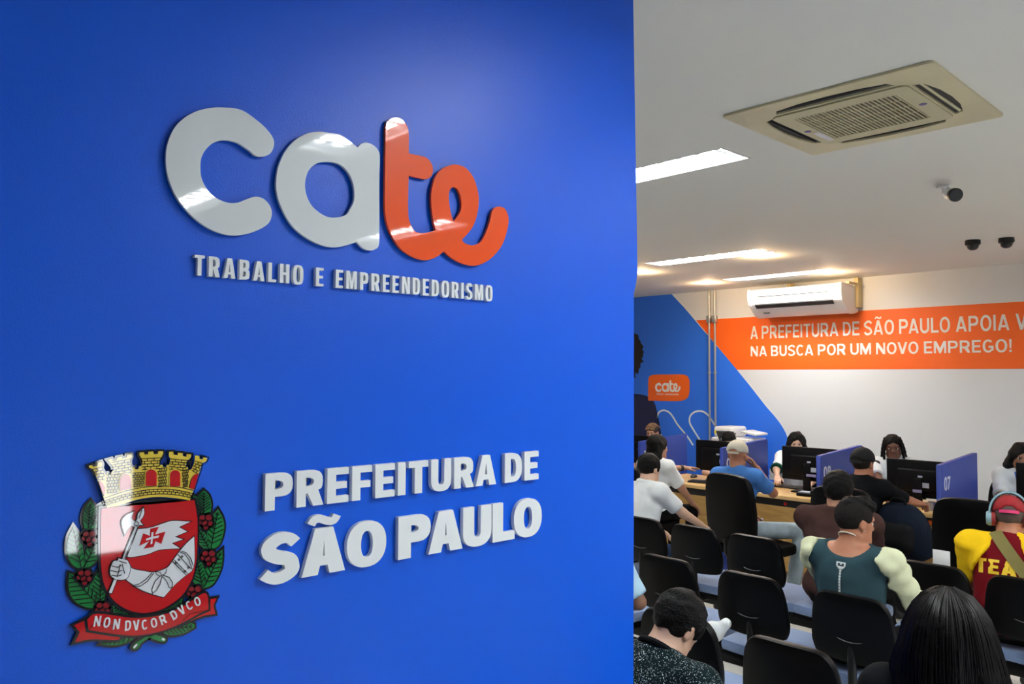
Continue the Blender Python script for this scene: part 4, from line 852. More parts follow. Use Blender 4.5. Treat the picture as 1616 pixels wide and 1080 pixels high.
# ceiling cassette
Q = [on_z(*p, CEIL-.011) for p in ((1155, 180), (1488, 93), (1560, 190), (1275, 248))]; ctr = (Q[0]+Q[1]+Q[2]+Q[3])/4
eu = ((Q[1]-Q[0])+(Q[2]-Q[3])); ev = ((Q[3]-Q[0])+(Q[2]-Q[1])); side = (eu.length+ev.length)/4; eu.normalize(); ev = (ev-eu*ev.dot(eu)).normalized()
CS = thing('ceiling_air_conditioner', 'yellowed square cassette air conditioner set in the ceiling', 'air conditioner', ctr); hs = side/2
F_ = (V((ctr.x, ctr.y, CEIL)), eu, ev, V((0, 0, -1)))
def cs_add(name, fn, m, label=None):
    mb = MB(); fn(mb); o = mb.build(name, m, CS); o.matrix_parent_inverse = Matrix.Translation(-CS.location)
    if label: o['label'] = label
beige = mat('aged_plastic', (.58, .53, .34), .45, var=.1, vscale=4); slat_m = mat('grille_slats', (.50, .47, .30), .5)
def rrect(a, b, r, n_=5): return [(sx*(a-r)+r*math.cos(t), sy*(b-r)+r*math.sin(t)) for sx, sy, t0 in ((1, 1, 0), (-1, 1, 90), (-1, -1, 180), (1, -1, 270)) for t in [math.radians(t0+90*i/n_) for i in range(n_+1)]]
slots = []
for k in range(4):
    c_, s_ = [(1, 0), (0, 1), (-1, 0), (0, -1)][k]
    sl = [(-.58, -.675), (.58, -.675), (.53, -.775), (.28, -.825), (0, -.84), (-.28, -.825), (-.53, -.775)]
    slots.append([((x*c_-y*s_)*hs, (x*s_+y*c_)*hs) for x, y in sl])
gr = .56*hs
cs_add('panel', lambda m: m.plate([rrect(hs, hs, .02)]+slots+[rrect(gr, gr*.92, .01)], F_, 0, .011, 0, 0, .002), beige)
cs_add('slot_shade', lambda m: m.prism(rrect(hs*.9, hs*.9, .02), F_, .0005, .002), ac_d, 'black sheet for the shaded inside of the outlets')  # flat black sheet stands in for the shaded depth behind the openings
for k in range(4):
    c_, s_ = [(1, 0), (0, 1), (-1, 0), (0, -1)][k]; R2 = lambda x, y: F_[0]+eu*((x*c_-y*s_)*hs)+ev*((x*s_+y*c_)*hs)
    vs = [R2(-.54, -.735)+V((0, 0, -.009)), R2(.54, -.735)+V((0, 0, -.009)), R2(.51, -.755)+V((0, 0, -.006)), R2(-.51, -.755)+V((0, 0, -.006))]
    cs_add('flap', lambda m: m.add(vs+[v+V((0, 0, .003)) for v in vs], [(0, 1, 2, 3), (7, 6, 5, 4), (0, 4, 5, 1), (1, 5, 6, 2), (2, 6, 7, 3), (3, 7, 4, 0)]), ac_d if k != 1 else slat_m)  # most flaps take the slot black so the outlets look shaded
def grille(m):
    m.plate([rrect(.66*hs, .64*hs, .03), rrect(.50*hs, .46*hs, .005)], F_, .011, .017, 0, 0, .001)
    n_ = 24
    for i in range(n_):
        x = -.50*hs+(i+.5)*hs/n_; m.prism([(x-.0030, -.46*hs), (x+.0030, -.46*hs), (x+.0030, .46*hs), (x-.0030, .46*hs)], F_, .010, .015)
    for j in range(1, 4): y = -.46*hs+j*.92*hs/4; m.prism([(-.5*hs, y-.002), (.5*hs, y-.002), (.5*hs, y+.002), (-.5*hs, y+.002)], F_, .007, .012)
cs_add('intake_grille', grille, slat_m)
lab = mat('label_white', (.7, .7, .72), .5); dot = mat('label_violet', (.12, .09, .30), .5)
cs_add('sticker', lambda m: m.prism([(-.58*hs, .12*hs), (-.51*hs, .12*hs), (-.51*hs, .5*hs), (-.58*hs, .5*hs)], F_, .0172, .018), lab, 'white paper sticker')
for x, y in ((-.585, .02), (.585, -.02)): cs_add('round_sticker', lambda m: m.prism([((x+.035*math.cos(a))*hs, (y+.035*math.sin(a))*hs) for a in np.linspace(0, 6.28, 17)[:-1]], F_, .0172, .0182), dot, 'small violet round sticker')
# cameras
blk = mat('black_plastic', (.006, .006, .007), .35); blk_r = mat('black_rough', (.008, .008, .009), .7)
p = on_z(1489, 293, CEIL); T = thing('security_camera', 'black and white bullet camera on the ceiling below the cassette', 'camera', p)
MB().lathe([(.001, 0), (.035, 0), (.035, -.012), (.012, -.016), (.001, -.016)]).build('mount', ac_w, T)
h2 = on_z(1503, 307, CEIL-.075)-p; MB().tube([(0, 0, -.01), (.0, 0, -.045), tuple(h2*.6+V((0, 0, .012)))], .011, 10).build('arm', ac_w, T)
d = V((-.75, -.6, -.28)).normalized(); Mx = d.to_track_quat('Z', 'Y').to_matrix()
MB().lathe([(.001, -.055), (.026, -.055), (.031, -.045), (.031, .02), (.001, .02)], h2, 20, 0, Mx).build('housing', ac_w, T)
MB().lathe([(.001, .015), (.034, .015), (.036, .022), (.036, .048), (.031, .052), (.001, .050)], h2, 20, 0, Mx).build('front_hood', blk, T, label='black front of the camera')
for px, lb in ((1535, 'black ceiling dome camera, first one right of the bullet camera'), (1588, 'black ceiling dome camera farthest from the cassette and near the frame edge')):
    p = on_z(px, 379.5 if px < 1560 else 376, CEIL); T = thing('dome_camera', lb, 'camera', p, 0, 'black dome cameras')
    MB().lathe([(.001, 0), (.052, 0), (.054, -.03), (.046, -.038), (.001, -.038)]).build('housing', blk_r, T)
    MB().lathe([(.042, -.036), (.042, -.046), (.036, -.062), (.022, -.074), (.001, -.078)]).build('dome', blk, T)

# ------------------------------------------------------------------ service counter
wood = wood_mat('desk_wood', (.60, .36, .12), (.74, .50, .22), .35, (1, .25, 1)); wood_f = wood_mat('desk_front_wood', (.50, .28, .07), (.62, .38, .12), .4, (.3, 1, 6)); pan_b = mat('divider_blue', (.014, .04, .28), .42); pan_w = mat('divider_number', (.55, .58, .68), .5)
DX, DT = 6.50, .735
divs = [1.33, 2.27, 3.21, 4.14, 5.09, 6.03]; nums = ['06', '07', '08', '09', '10', '11']; cells = [(a+.02, b-.02) for a, b in zip([.39]+divs[:-1], divs)]
sock = mat('socket_orange', (.95, .16, .02), .4); redp = mat('red_plastic', (.6, .01, .012), .4)
desk_l = ['wooden service desk at the right frame edge before divider 06', 'wooden service desk right of divider 07', 'wooden service desk between dividers 07 and 08', 'wooden service desk between dividers 08 and 09 in front of the cream cap wearer', 'wooden service desk between dividers 09 and 10', 'wooden service desk left of divider 10 behind the blue sign wall']
for i, (a, b) in enumerate(cells):
    T = thing('service_desk', desk_l[i], 'desk', (DX, (a+b)/2, 0), 0, 'wooden service desks'); h = (b-a)/2
    MB().box((0, -h, DT-.032), (.72, h, DT), .003).build('desktop', wood, T)
    MB().box((.10, -h, .06), (.12, h, .625)).build('front_panel', wood_f, T)
    MB().box((.10, -h, .625), (.20, h, DT-.033)).build('dark_band', blk_r, T, label='dark band under the desktop')  # black box filling the space between desktop and front panel
    for s in (-1, 1):
        MB().box((.06 if s < 0 else .06, s*h-(.03 if s > 0 else 0), 0), (.68, s*h+(.03 if s < 0 else 0), .06)).build('foot', blk_r, T)
    if i == 2: MB().box((.085, -h+.005, .632), (.10, -h+.11, .672), .004).build('socket', sock, T, label='orange socket')
    if i == 3: MB().box((.085, -.10, .640), (.10, -.075, .665), .003).build('indicator', redp, T, label='small red indicator')
div_l = ['blue divider panel beyond the right frame edge', 'blue divider panel numbered 07', 'blue divider panel numbered 08', 'blue divider panel numbered 09 right of the cream cap', 'blue divider panel numbered 10 by the outstretched arm', 'blue divider panel hidden behind the sign wall']
for y, nme, lb in zip(divs, nums, div_l):
    T = thing('divider_panel', lb, 'divider', (DX-.05, y, 0), 0, 'numbered blue divider panels')
    S_ = (V((0, 0, 0)), V((1, 0, 0)), V((0, 0, 1)), V((0, -1, 0)))
    dp = MB().plate([[(0, .0), (.79, .0), (.79, 1.150), (.785, 1.156), (.005, 1.112), (0, 1.106)]], S_, -.018, .018, 0, 0, .001).build('panel', pan_b, T)
    nb = MB()
    for vs, fs in text_line(nme, S_, .055, .185, .915, .105, .018, .0192, .02): nb.add(vs, fs)
    nb.build('number', pan_w, dp)

mon_b = mat('monitor_black', (.003, .003, .0035), .45, spec=.15); mon_lab = mat('monitor_label', (.50, .54, .62), .5); lav = mat('monitor_sticker', (.30, .28, .50), .5); scr = mat('monitor_screen', (.35, .5, .7), .3, emit=.8)
mon_l = ['black computer monitor at the right frame edge beside divider 06', 'black computer monitor beside divider 07', 'black computer monitor beside divider 08', 'black computer monitor left of the person in the cream cap', 'black computer monitor at divider 10 by the sign wall edge']
def make_monitor(loc, lb, k, dz=0):
    T = thing('computer_monitor', lb, 'monitor', loc, 0, 'black computer monitors seen from behind'); ww, z0, z1 = .26, .10+dz, .40+dz
    MB().box((0, -ww, z0), (.028, ww, z1), .006).build('casing', mon_b, T)
    rc = MB().box((-.03, -.17, z0+.05), (.004, .17, z1-.07), .015).build('rear_cover', mon_b, T)
    MB().box((.0275, -ww+.012, z0+.018), (.0292, ww-.012, z1-.012)).build('screen', scr, T)
    MB().box((-.045, -.035, .008), (-.028, .035, z0+.16), .004).build('stand_neck', mon_b, T)
    MB().box((-.11, -.12, 0), (.10, .12, .014), .006).build('stand_base', mon_b, T)
    MB().box((-.032, -.085, z0+.085), (-.0295, .015, z0+.125)).build('label_plate', mon_lab, rc, label='pale label plate')
    MB().box((-.0315, -.035, z0+.165), (-.0295, .0, z0+.18), .0005).build('cable_clip', mon_lab, rc)
    if k in (1, 2): MB().box((-.047, -.035 if k == 1 else -.09, z0+.045), (-.0445, .035 if k == 1 else .0, z0+.068)).build('sticker', lav, rc, label='lilac sticker')
    return T
MX = 6.88
for k, y0 in enumerate((1.36, 2.31, 3.255, 4.195, 5.15)): make_monitor((MX, y0+.26, DT), mon_l[k], k, (0, -.04, 0, 0, 0)[k])
# keyboards, mice, papers
key_m = mat('keyboard_black', (.010, .010, .011), .45); cab = mat('cable_black', (.01, .01, .01), .5); mouse_g = mat('mouse_grey', (.25, .24, .22), .4); paper = mat('paper_white', (.80, .80, .78), .7)
def keyboard(x, y, yaw, lb):
    T = thing('keyboard', lb, 'keyboard', (x, y, DT), yaw, 'black desk keyboards'); kb = MB().box((-.065, -.21, 0), (.065, .21, .016), .005).build('base', key_m, T); m = MB()
    for r in range(5):
        for c_ in range(15): m.box((-.055+r*.022, -.2+c_*.027, .016), (-.037+r*.022, -.178+c_*.027, .021))
    m.build('keys', key_m, kb)
keyboard(7.02, 3.70, 0, 'black keyboard beside the monitor at divider 08'); keyboard(7.05, 2.86, 0, 'black keyboard beside the monitor at divider 07'); keyboard(6.72, 4.44, .2, 'black keyboard on the desk left of the cream cap wearer')
def mouse(x, y, yaw, lb, m_):
    T = thing('computer_mouse', lb, 'mouse', (x, y, DT), yaw, 'desk mice'); F = Field((-.075, -.05, -.01), (.075, .05, .05), .005); F.ell((0, 0, .006), (.058, .031, .03), None, 0); F.plane((0, 0, .001), (0, 0, -1))
    link('shell', F.mesh('shell'), T).data.materials.append(m_); MB().lathe([(.004, -.004), (.009, -.003), (.009, .003), (.004, .004)], (-.028, 0, .031), 12, 0, Matrix.Rotation(math.pi/2, 3, 'X')).build('wheel', cab, T)
pm = on_z(1216, 766, DT); mouse(pm.x, pm.y, .3, 'grey mouse under the hand of the person with dark green cuffs', mouse_g)
pm = on_z(1095, 754, DT); mouse(pm.x, pm.y, .2, 'black mouse on the desk below the outstretched hand', key_m)
def papers(px, py, yaw, lb, n_=6, sz=(.105, .148), th=.0011):
    p = on_z(px, py, DT); T = thing('paper_stack', lb, 'paper', (p.x, p.y, DT), yaw, None); rn = random.Random(px); m = MB()
    for k in range(n_): m.box((-sz[0]+rn.uniform(-.01, .01), -sz[1]+rn.uniform(-.008, .008), k*th*3), (sz[0], sz[1], k*th*3+th*2.4))
    m.build('sheets', paper, T)
papers(1239, 757, .1, 'white paper stack behind the monitor at divider 08', 14, (.1, .12), .0025); papers(1408, 780, .2, 'white papers on the desk beside divider 07', 5)
T = thing('desk_phone', 'small dark desk phone in front of the monitor at divider 08', 'phone', (6.68, 3.42, DT), .2); MB().box((-.075, -.085, 0), (.075, .085, .03), .01).build('base', mon_b, T); MB().box((-.07, -.08, .03), (.07, -.035, .055), .01).build('handset', mon_b, T); MB().box((-.05, -.02, .03), (.05, .07, .034), .002).build('keypad', mon_lab, T)
T = thing('ink_pad', 'red stamp pad under the hand of the person in the black cap', 'stamp pad', (6.56, 2.60, DT), .1); MB().box((-.03, -.06, 0), (.03, .06, .014), .003).build('base', redp, T)
for k, (x, y, lb) in enumerate(((6.60, 2.345, 'little white bottle by the base of divider 07'), (6.66, 2.40, 'small silver clip holder on the desk by divider 07'))):
    T = thing('desk_bottle' if k == 0 else 'clip_holder', lb, 'bottle' if k == 0 else 'holder', (x, y, DT)); MB().lathe([(.001, 0), (.016, 0), (.017, .04), (.010, .05), (.009, .06), (.001, .06)] if k == 0 else [(.001, 0), (.028, 0), (.028, .07), (.024, .07), (.024, .005), (.001, .005)], seg=18).build('body', paper if k == 0 else galv, T)
# copier
T = thing('photocopier', 'white photocopier with dark tilted screen behind the service desks', 'photocopier', (8.10, 4.97, 0)); T.scale = (.72, .80, 1.045); cop = mat('copier_white', (.78, .78, .76), .4); cop_d = mat('copier_dark', (.06, .06, .065), .4)
MB().box((-.27, -.26, .04), (.27, .26, .80), .02).build('cabinet', cop, T); MB().box((-.27, -.26, .84), (.27, .27, .95), .015).build('body', cop, T); MB().box((-.25, -.22, .80), (.25, .24, .84)).build('output_bay', cop_d, T)
MB().box((-.28, -.29, .965), (.27, .30, 1.035), .02).build('scanner', cop, T); MB().box((-.27, -.27, .952), (.26, .29, .966)).build('scanner_gap', cop_d, T)
MB().box((-.2, .0, 1.037), (.25, .30, 1.15), .035).build('document_feeder', cop, T); MB().box((-.16, -.22, 1.10), (.2, .02, 1.125), .01, 0, Matrix.Rotation(.12, 4, 'X')).build('feeder_tray', cop, T)
Mt = Matrix.Translation((-.31, .02, 1.03)) @ Matrix.Rotation(math.radians(48), 4, 'Y'); MB().box((-.11, -.15, -.012), (.11, .13, .012), .01, 0, Mt).build('control_panel', cop_d, T); MB().box((-.08, -.12, .012), (.08, .10, .014), 0, 0, Matrix.Translation((-.31, .02, 1.03)) @ Matrix.Rotation(math.radians(-42), 4, 'Y')).build('touch_screen', mat('touch_screen', (.07, .08, .09), .2), T)
MB().box((-.205, .20, 1.075), (-.20, .285, 1.105)).build('warning_label', mat('label_yellow', (.85, .65, .02), .5), T, label='yellow label')

# ------------------------------------------------------------------ seating
plast = mat('chair_plastic', (.002, .002, .0022), .36, spec=.13, bump=.05, bscale=300); fab_b = mat('seat_fabric', (.17, .25, .44), .75, bump=.25, bscale=420, var=.12, vscale=120, sheen=.5); fab_k = mat('black_fabric', (.003, .003, .0035), .85, spec=.1, bump=.2, bscale=300); steel_b = mat('black_steel', (.004, .004, .0045), .4, spec=.25)
def shell(outline, th, frame, curve=0.0, dome=.006, mi=0, rings=(1, .985, .93, .75, .4)):
    """rounded pad: outline in the frame's plane, thickness along n, bowed by curve and domed on both faces"""
    o, ex, ey, n_ = frame; k = len(outline); vs = []; fs = []; cx = sum(p[0] for p in outline)/k; cy = sum(p[1] for p in outline)/k; layers = []
    for sgn in (1, -1):
        for i, r in enumerate(rings):
            dd = sgn*(th/2-(.35*th if i == 0 else (.08*th if i == 1 else 0))+dome*(1-r*r))
            layers.append((r, dd))
    order = layers[:len(rings)][::-1]+layers[len(rings):]
    for r, dd in order:
        for a, b in outline:
            x, y = cx+(a-cx)*r, cy+(b-cy)*r; vs.append(o+ex*x+ey*y+n_*(dd+curve*(x-cx)**2))
    L = len(order)
    fs += [(i*k+j, i*k+(j+1) % k, (i+1)*k+(j+1) % k, (i+1)*k+j) for i in range(L-1) for j in range(k)]
    fs += [tuple(range(k-1, -1, -1)), tuple((L-1)*k+j for j in range(k))]; return vs, fs
back_o = smooth([(-.115, .285), (0, .288), (.115, .285), (.158, .262), (.182, .215), (.196, .13), (.200, .07), (.190, .025), (.160, .004), (0, -.006), (-.160, .004), (-.190, .025), (-.200, .07), (-.196, .13), (-.182, .215), (-.158, .262)], 3)
seat_o = smooth([(-.20, -.19), (0, -.205), (.20, -.19), (.225, -.16), (.232, 0), (.222, .15), (.195, .205), (.10, .222), (0, .225), (-.10, .222), (-.195, .205), (-.222, .15), (-.232, 0), (-.225, -.16)], 3)
def seat_parts(T, y, z_top=.485, k=1.0, back=True):
    """one seat of a bench at offset y: cushion, black under-shell, back post, backrest"""
    fr = (V((.20, y, z_top-.03)), V((0, -1, 0)), V((1, 0, 0)), V((0, 0, 1)))
    out = [(a*k, b) for a, b in seat_o]; vs, fs = shell(out, .055, fr, 0, .008); MB().add(vs, fs).build('seat', fab_b, T, label='blue fabric seat')
    fr2 = (V((.20, y, z_top-.075)), V((0, -1, 0)), V((1, 0, 0)), V((0, 0, 1))); vs, fs = shell([(a*.985, b*.985) for a, b in out], .035, fr2, 0, .004); MB().add(vs, fs).build('seat_shell', plast, T)
    MB().tube([(.16, y, z_top-.1), (-.03, y, z_top-.1), (-.055, y, z_top-.05), (-.06, y, z_top+.12), (-.055, y, z_top+.2)], [.018]*5, 10).build('back_post', steel_b, T)
    if back:
        tilt = .12; fr3 = (V((-.045, y, z_top+.075)), V((0, -1, 0)), V((-math.sin(tilt), 0, math.cos(tilt))), V((-math.cos(tilt), 0, -math.sin(tilt))))
        vs, fs = shell([(a*k, b) for a, b in back_o], .034, fr3, -.55, .007); bk = MB().add(vs, fs).build('backrest', plast, T)
        fr4 = (fr3[0]-fr3[3]*.024, fr3[1], fr3[2], fr3[3]); vs, fs = shell([(a*.94*k, .008+b*.94) for a, b in back_o], .024, fr4, -.55, .005); MB().add(vs, fs).build('back_cushion', fab_k, T)
        pts = [fr3[0]+fr3[1]*x+fr3[2]*(.10-.010*(1-(x/.055)**2))+fr3[3]*(.024+.0005) for x in np.linspace(-.055, .055, 9)]; MB().tube(pts, [.0008]+[.0022]*7+[.0008], 6).build('handle_highlight', mat('highlight_grey', (.10, .10, .10), .3), bk)  # thin paler tube paints the highlight along the handle slit
def bench(x, seats, lb, k=1.0, nob=()):
    y0, y1 = min(seats), max(seats); T = thing('waiting_bench', lb, 'bench', (x, 0, 0), 0, 'rows of waiting benches')
    for y in seats: seat_parts(T, y, .485, k, y not in nob)
    MB().box((.10, y0-.2, .335), (.17, y1+.2, .385), .006).build('beam', steel_b, T)
    for y in (y0-.02, y1+.02):
        L = MB(); L.box((.11, y-.022, .03), (.16, y+.022, .34), .005); L.box((-.12, y-.025, .0), (.42, y+.025, .03), .008); L.build('leg', steel_b, T)
    return T
bench(4.30, (2.10, 2.51, 2.92, 3.33), 'black and blue waiting bench row nearest the desks, left of the brown jacket', .93, (2.10,))
bench(4.34, (1.55, 1.13, .71), 'black and blue waiting bench row holding the TEAM shirt wearer', .95)
bench(3.47, (1.56, 2.04, 2.52, 3.0), 'black and blue waiting bench row holding the teal top wearer', .92)
bench(2.70, (.95, 1.43, 1.90, 2.38), 'black and blue waiting bench row in front of the speckled shirt wearer', .95)
bench(1.72, (.56, 1.02, 1.50, 1.96), 'waiting bench row under the speckled shirt wearer at the bottom', .95)
hb = smooth([(-.13, .52), (0, .53), (.13, .52), (.19, .48), (.215, .38), (.225, .22), (.215, .07), (.18, .01), (0, -.01), (-.18, .01), (-.215, .07), (-.225, .22), (-.215, .38), (-.19, .48)], 3)
def office_chair(x, y, yaw, lb, zt=1.06, arms=False):
    T = thing('office_chair', lb, 'office chair', (x, y, 0), math.radians(yaw), 'high backed black office chairs'); zs = .49
    fr = (V((.22, 0, zs-.04)), V((0, -1, 0)), V((1, 0, 0)), V((0, 0, 1))); vs, fs = shell([(a*1.08, b*1.08) for a, b in seat_o], .075, fr, 0, .012); MB().add(vs, fs).build('seat', fab_k, T)
    t = .10; fr3 = (V((-.06, 0, zt-.535)), V((0, -1, 0)), V((-math.sin(t), 0, math.cos(t))), V((-math.cos(t), 0, -math.sin(t)))); vs, fs = shell(hb, .045, fr3, -.5, .012); MB().add(vs, fs).build('backrest', plast, T)
    vs, fs = shell([(a*.93, .012+b*.94) for a, b in hb], .05, (fr3[0]-fr3[3]*.035, *fr3[1:]), -.5, .01); MB().add(vs, fs).build('back_cushion', fab_k, T)
    MB().tube([(.15, 0, zs-.1), (-.06, 0, zs-.1), (-.10, 0, zs-.04), (-.105, 0, zs+.06)], .022, 10).build('back_bar', steel_b, T)
    MB().lathe([(.001, .1), (.03, .1), (.03, .25), (.02, .26), (.02, zs-.1), (.09, zs-.09), (.09, zs-.075), (.001, zs-.075)], (.18, 0, 0), 16).build('gas_column', steel_b, T)
    for k in range(5):
        a = k*2*math.pi/5+.3; c_, s_ = math.cos(a), math.sin(a); MB().tube([(.18+.02*c_, .02*s_, .11), (.18+.3*c_, .3*s_, .075)], [.026, .016], 8).build('base_arm', steel_b, T)
        MB().lathe([(.001, -.014), (.022, -.014), (.027, -.008), (.027, .008), (.022, .014), (.001, .014)], (.18+.3*c_, .3*s_, .028), 14, 0, Matrix.Rotation(a, 3, 'Z') @ Matrix.Rotation(math.pi/2, 3, 'X')).build('caster', blk, T)
    if arms:
        for s_ in (-1, 1): MB().tube([(.14, s_*.2, zs-.07), (.13, s_*.27, zs-.03), (.13, s_*.275, zs+.14), (.16, s_*.275, zs+.17)], .012, 8).build('arm_post', steel_b, T); MB().box((.02, s_*.275-.03, zs+.165), (.29, s_*.275+.03, zs+.195), .012).build('armrest', plast, T)
    return T
office_chair(5.42, 3.36, -8, 'high backed office chair holding the person in the cream cap', 1.05)
office_chair(5.36, 2.47, 0, 'high backed office chair behind the person in the black cap', 1.05)
office_chair(5.35, 1.68, 0, 'empty high backed office chair right of divider 07', 1.06)
office_chair(5.55, 4.52, 0, 'office chair of the person holding out an arm', 1.02)
for (x, y), lb in zip(((7.70, 4.04), (7.70, 3.05), (7.70, 2.08), (7.66, 4.78), (7.70, 5.90)), ('staff office chair behind the monitor at divider 08', 'staff office chair behind the monitor at divider 07', 'staff office chair behind the monitor at the right frame edge', 'staff office chair between the desks and the photocopier', 'staff office chair by the printed curly hair')): office_chair(x, y, 205, lb, .92, False)
T = thing('card', 'white card propped on the bench backrest beside divider 07', 'card', (4.30, 1.52, .835)); MB().box((.005, -.05, 0), (.008, .03, .075), .001).build('sheet', paper, T)

# ------------------------------------------------------------------ people
def skin_mat(name, c): return mat(name, c, .5, var=.10, vscale=18, bump=.06, bscale=140)
sk_lt = skin_mat('skin_light', (.62, .38, .26)); sk_md = skin_mat('skin_tan', (.40, .20, .12)); sk_rd = skin_mat('skin_ruddy', (.42, .17, .09)); sk_dk = skin_mat('skin_dark', (.11, .042, .022)); sk_br = skin_mat('skin_brown', (.26, .12, .065))
def cloth(name, c, **k):
    a = dict(rough=.88, spec=.12, bump=.18, bscale=260, var=.05, vscale=14); a.update(k); return mat(name, c, **a)
wht_s = cloth('shirt_white', (.78, .80, .79)); wht_b = cloth('blouse_white', (.72, .75, .76)); gry_s = cloth('shirt_grey_white', (.58, .62, .64)); blu_s = cloth('shirt_blue', (.06, .19, .50)); blk_s = cloth('shirt_black', (.004, .0045, .006)); brn_s = cloth('jacket_brown', (.055, .026, .022), bscale=180)
teal_s = cloth('shirt_teal_grey', (.024, .056, .068)); crm_s = cloth('sleeve_cream', (.62, .64, .42)); bur_s = cloth('shirt_burgundy', (.15, .004, .008)); yel_s = cloth('sleeve_yellow', (.90, .56, .01)); lbl_s = cloth('shirt_light_blue', (.42, .62, .74))
blk_p = cloth('trousers_black', (.004, .004, .005)); jean = cloth('jeans_light', (.42, .52, .58), var=.25, vscale=9); jean_d = cloth('jeans_dark', (.02, .035, .08)); grn_c = cloth('cuff_green', (.004, .05, .03))
h_blk = mat('hair_black', (.002, .0017, .0017), .5, spec=.14, bump=.9, bscale=170); h_brn = mat('hair_dark_brown', (.010, .006, .004), .5, spec=.25, bump=.8, bscale=150); h_gry = mat('hair_faded', (.012, .009, .008), .75, spec=.15, bump=.7, bscale=260); h_lng = mat('hair_long_black', (.0015, .001, .001), .6, spec=.08, bump=.6, bscale=60)
speck = cloth('shirt_speckled', (.006, .016, .018)); nt = speck.node_tree; bs = nt.nodes['Principled BSDF']; tc = nt.nodes.new('ShaderNodeTexCoord'); mixes = None
col = None
for sc_, th_ in ((150, .15), (80, .105), (240, .17)):
    vo = nt.nodes.new('ShaderNodeTexVoronoi'); vo.inputs['Scale'].default_value = sc_; vo.inputs['Randomness'].default_value = 1; nt.links.new(tc.outputs['Object'], vo.inputs['Vector'])
    nz = nt.nodes.new('ShaderNodeTexNoise'); nz.inputs['Scale'].default_value = sc_*.16; nt.links.new(tc.outputs['Object'], nz.inputs['Vector'])
    ml = nt.nodes.new('ShaderNodeMath'); ml.operation = 'MULTIPLY'; ml.inputs[1].default_value = th_*2; nt.links.new(nz.outputs['Fac'], ml.inputs[0])
    lt = nt.nodes.new('ShaderNodeMath'); lt.operation = 'LESS_THAN'; nt.links.new(vo.outputs['Distance'], lt.inputs[0]); nt.links.new(ml.outputs[0], lt.inputs[1])
    if col is None: col = lt
    else:
        mx = nt.nodes.new('ShaderNodeMath'); mx.operation = 'MAXIMUM'; nt.links.new(col.outputs[0], mx.inputs[0]); nt.links.new(lt.outputs[0], mx.inputs[1]); col = mx
mc = nt.nodes.new('ShaderNodeMixRGB'); mc.inputs[1].default_value = (.0025, .010, .012, 1); mc.inputs[2].default_value = (.85, .92, .92, 1); nt.links.new(col.outputs[0], mc.inputs[0]); nt.links.new(mc.outputs[0], bs.inputs['Base Color'])

def band(c, ctr, axis, r, wd, m, name, label=None):
    Mx = V(axis).to_track_quat('Z', 'Y').to_matrix(); o = MB().lathe([(r, -wd), (r+.004, -wd), (r+.004, wd), (r, wd)], ctr, 20, 0, Mx).build(name, m, c['T'])
    if label: o['label'] = label
def decal_back(c, verts, faces, m, name, label=None, lift=.003):
    """print laid on the back of the shirt: verts in (lateral to the viewer's right, up, layer) metres from the nape"""
    me = c['shirt'].data; bv = BVHTree.FromPolygons([v.co for v in me.vertices], [p.vertices for p in me.polygons]); out = []
    fa, l, u = V(c['fa']), V(c['l']), V(c['u'])
    for x, z, e in verts:
        p = V(c['N'])-l*x+u*z-fa*.6; h = bv.ray_cast(p, fa); q = (h[0] if h[0] else p+fa*.5); out.append(q-fa*(lift*(.2+.8*e)))
    o = MB().add(out, faces).build(name, m, c['T'])
    if label: o['label'] = label
# 1 person in white polo at the left
person('person in a white collared polo shirt seated on the bench beside the sign wall edge', (4.50, 3.56), -12, sk_lt, wht_s, jean_d, hair_short(h_blk), s=.86, seat=.485, lean=15, side=6, head=(4, 12, -3), collar=1, hand_l=(.36, .12, .12), hand_r=(.50, -.12, .69), sleeve=.72)
# 2 person reaching over the desk
def bracelet(c):
    E, Wr, sg = c['arms'][0]; d = (Wr-E)/np.linalg.norm(Wr-E); band(c, Wr-d*.03, d, .026, .012, blk_r, 'bracelet', 'black bracelet')
person('person in a white t-shirt and black bracelet holding out an arm across the desk', (5.78, 4.40), -6, sk_md, wht_s, blk_p, hair_long(h_blk, .10, .085), s=.86, seat=.50, lean=4, head=(-18, 2, 0), female=True, hand_l=(.66, .02, .90), hand_r=(.34, -.16, .12), sleeve=.8, extra=bracelet, curl=12)
# 3, 4 attendants behind the left desks
person('person mostly hidden behind the monitor at divider 10, only the forehead showing', (7.62, 5.77), 195, sk_md, wht_b, blk_p, hair_cornrows(mat('hair_honey', (.22, .12, .05), .5), sk_md), s=.84, seat=.50, lean=12, head=(0, 6, 0), female=True, hand_l=(.42, .1, .76), hand_r=(.42, -.1, .76))
person('person facing the cream cap wearer, hidden behind the cap and monitor', (7.58, 4.74), 203, sk_lt, wht_b, blk_p, hair_short(h_blk), s=.82, seat=.50, lean=20, head=(0, 14, 0), hand_l=(.70, .06, .77), hand_r=(.40, -.12, .76), sleeve=.8)
# 5 person in cream cap
person('person in a cream cap and blue t-shirt resting a cheek on one hand', (5.58, 3.45), -6, sk_rd, blu_s, jean, cap_hat(mat('cap_cream', (.62, .58, .46), .8, bump=.15, bscale=200), mat('cap_cream_strap', (.56, .52, .41), .8)), s=.88, seat=.50, lean=5, side=3, head=(16, 4, 2), hand_l=(.30, .10, .16), hand_r=(.15, -.085, 1.05), sleeve=.72, pole_out=.35, pole_f=.25, legs={-1: ((.44, -.28, .56), (.34, -.26, .09)), 1: ((.43, .14, .56), (.38, .14, .09))}, wide=1.1)
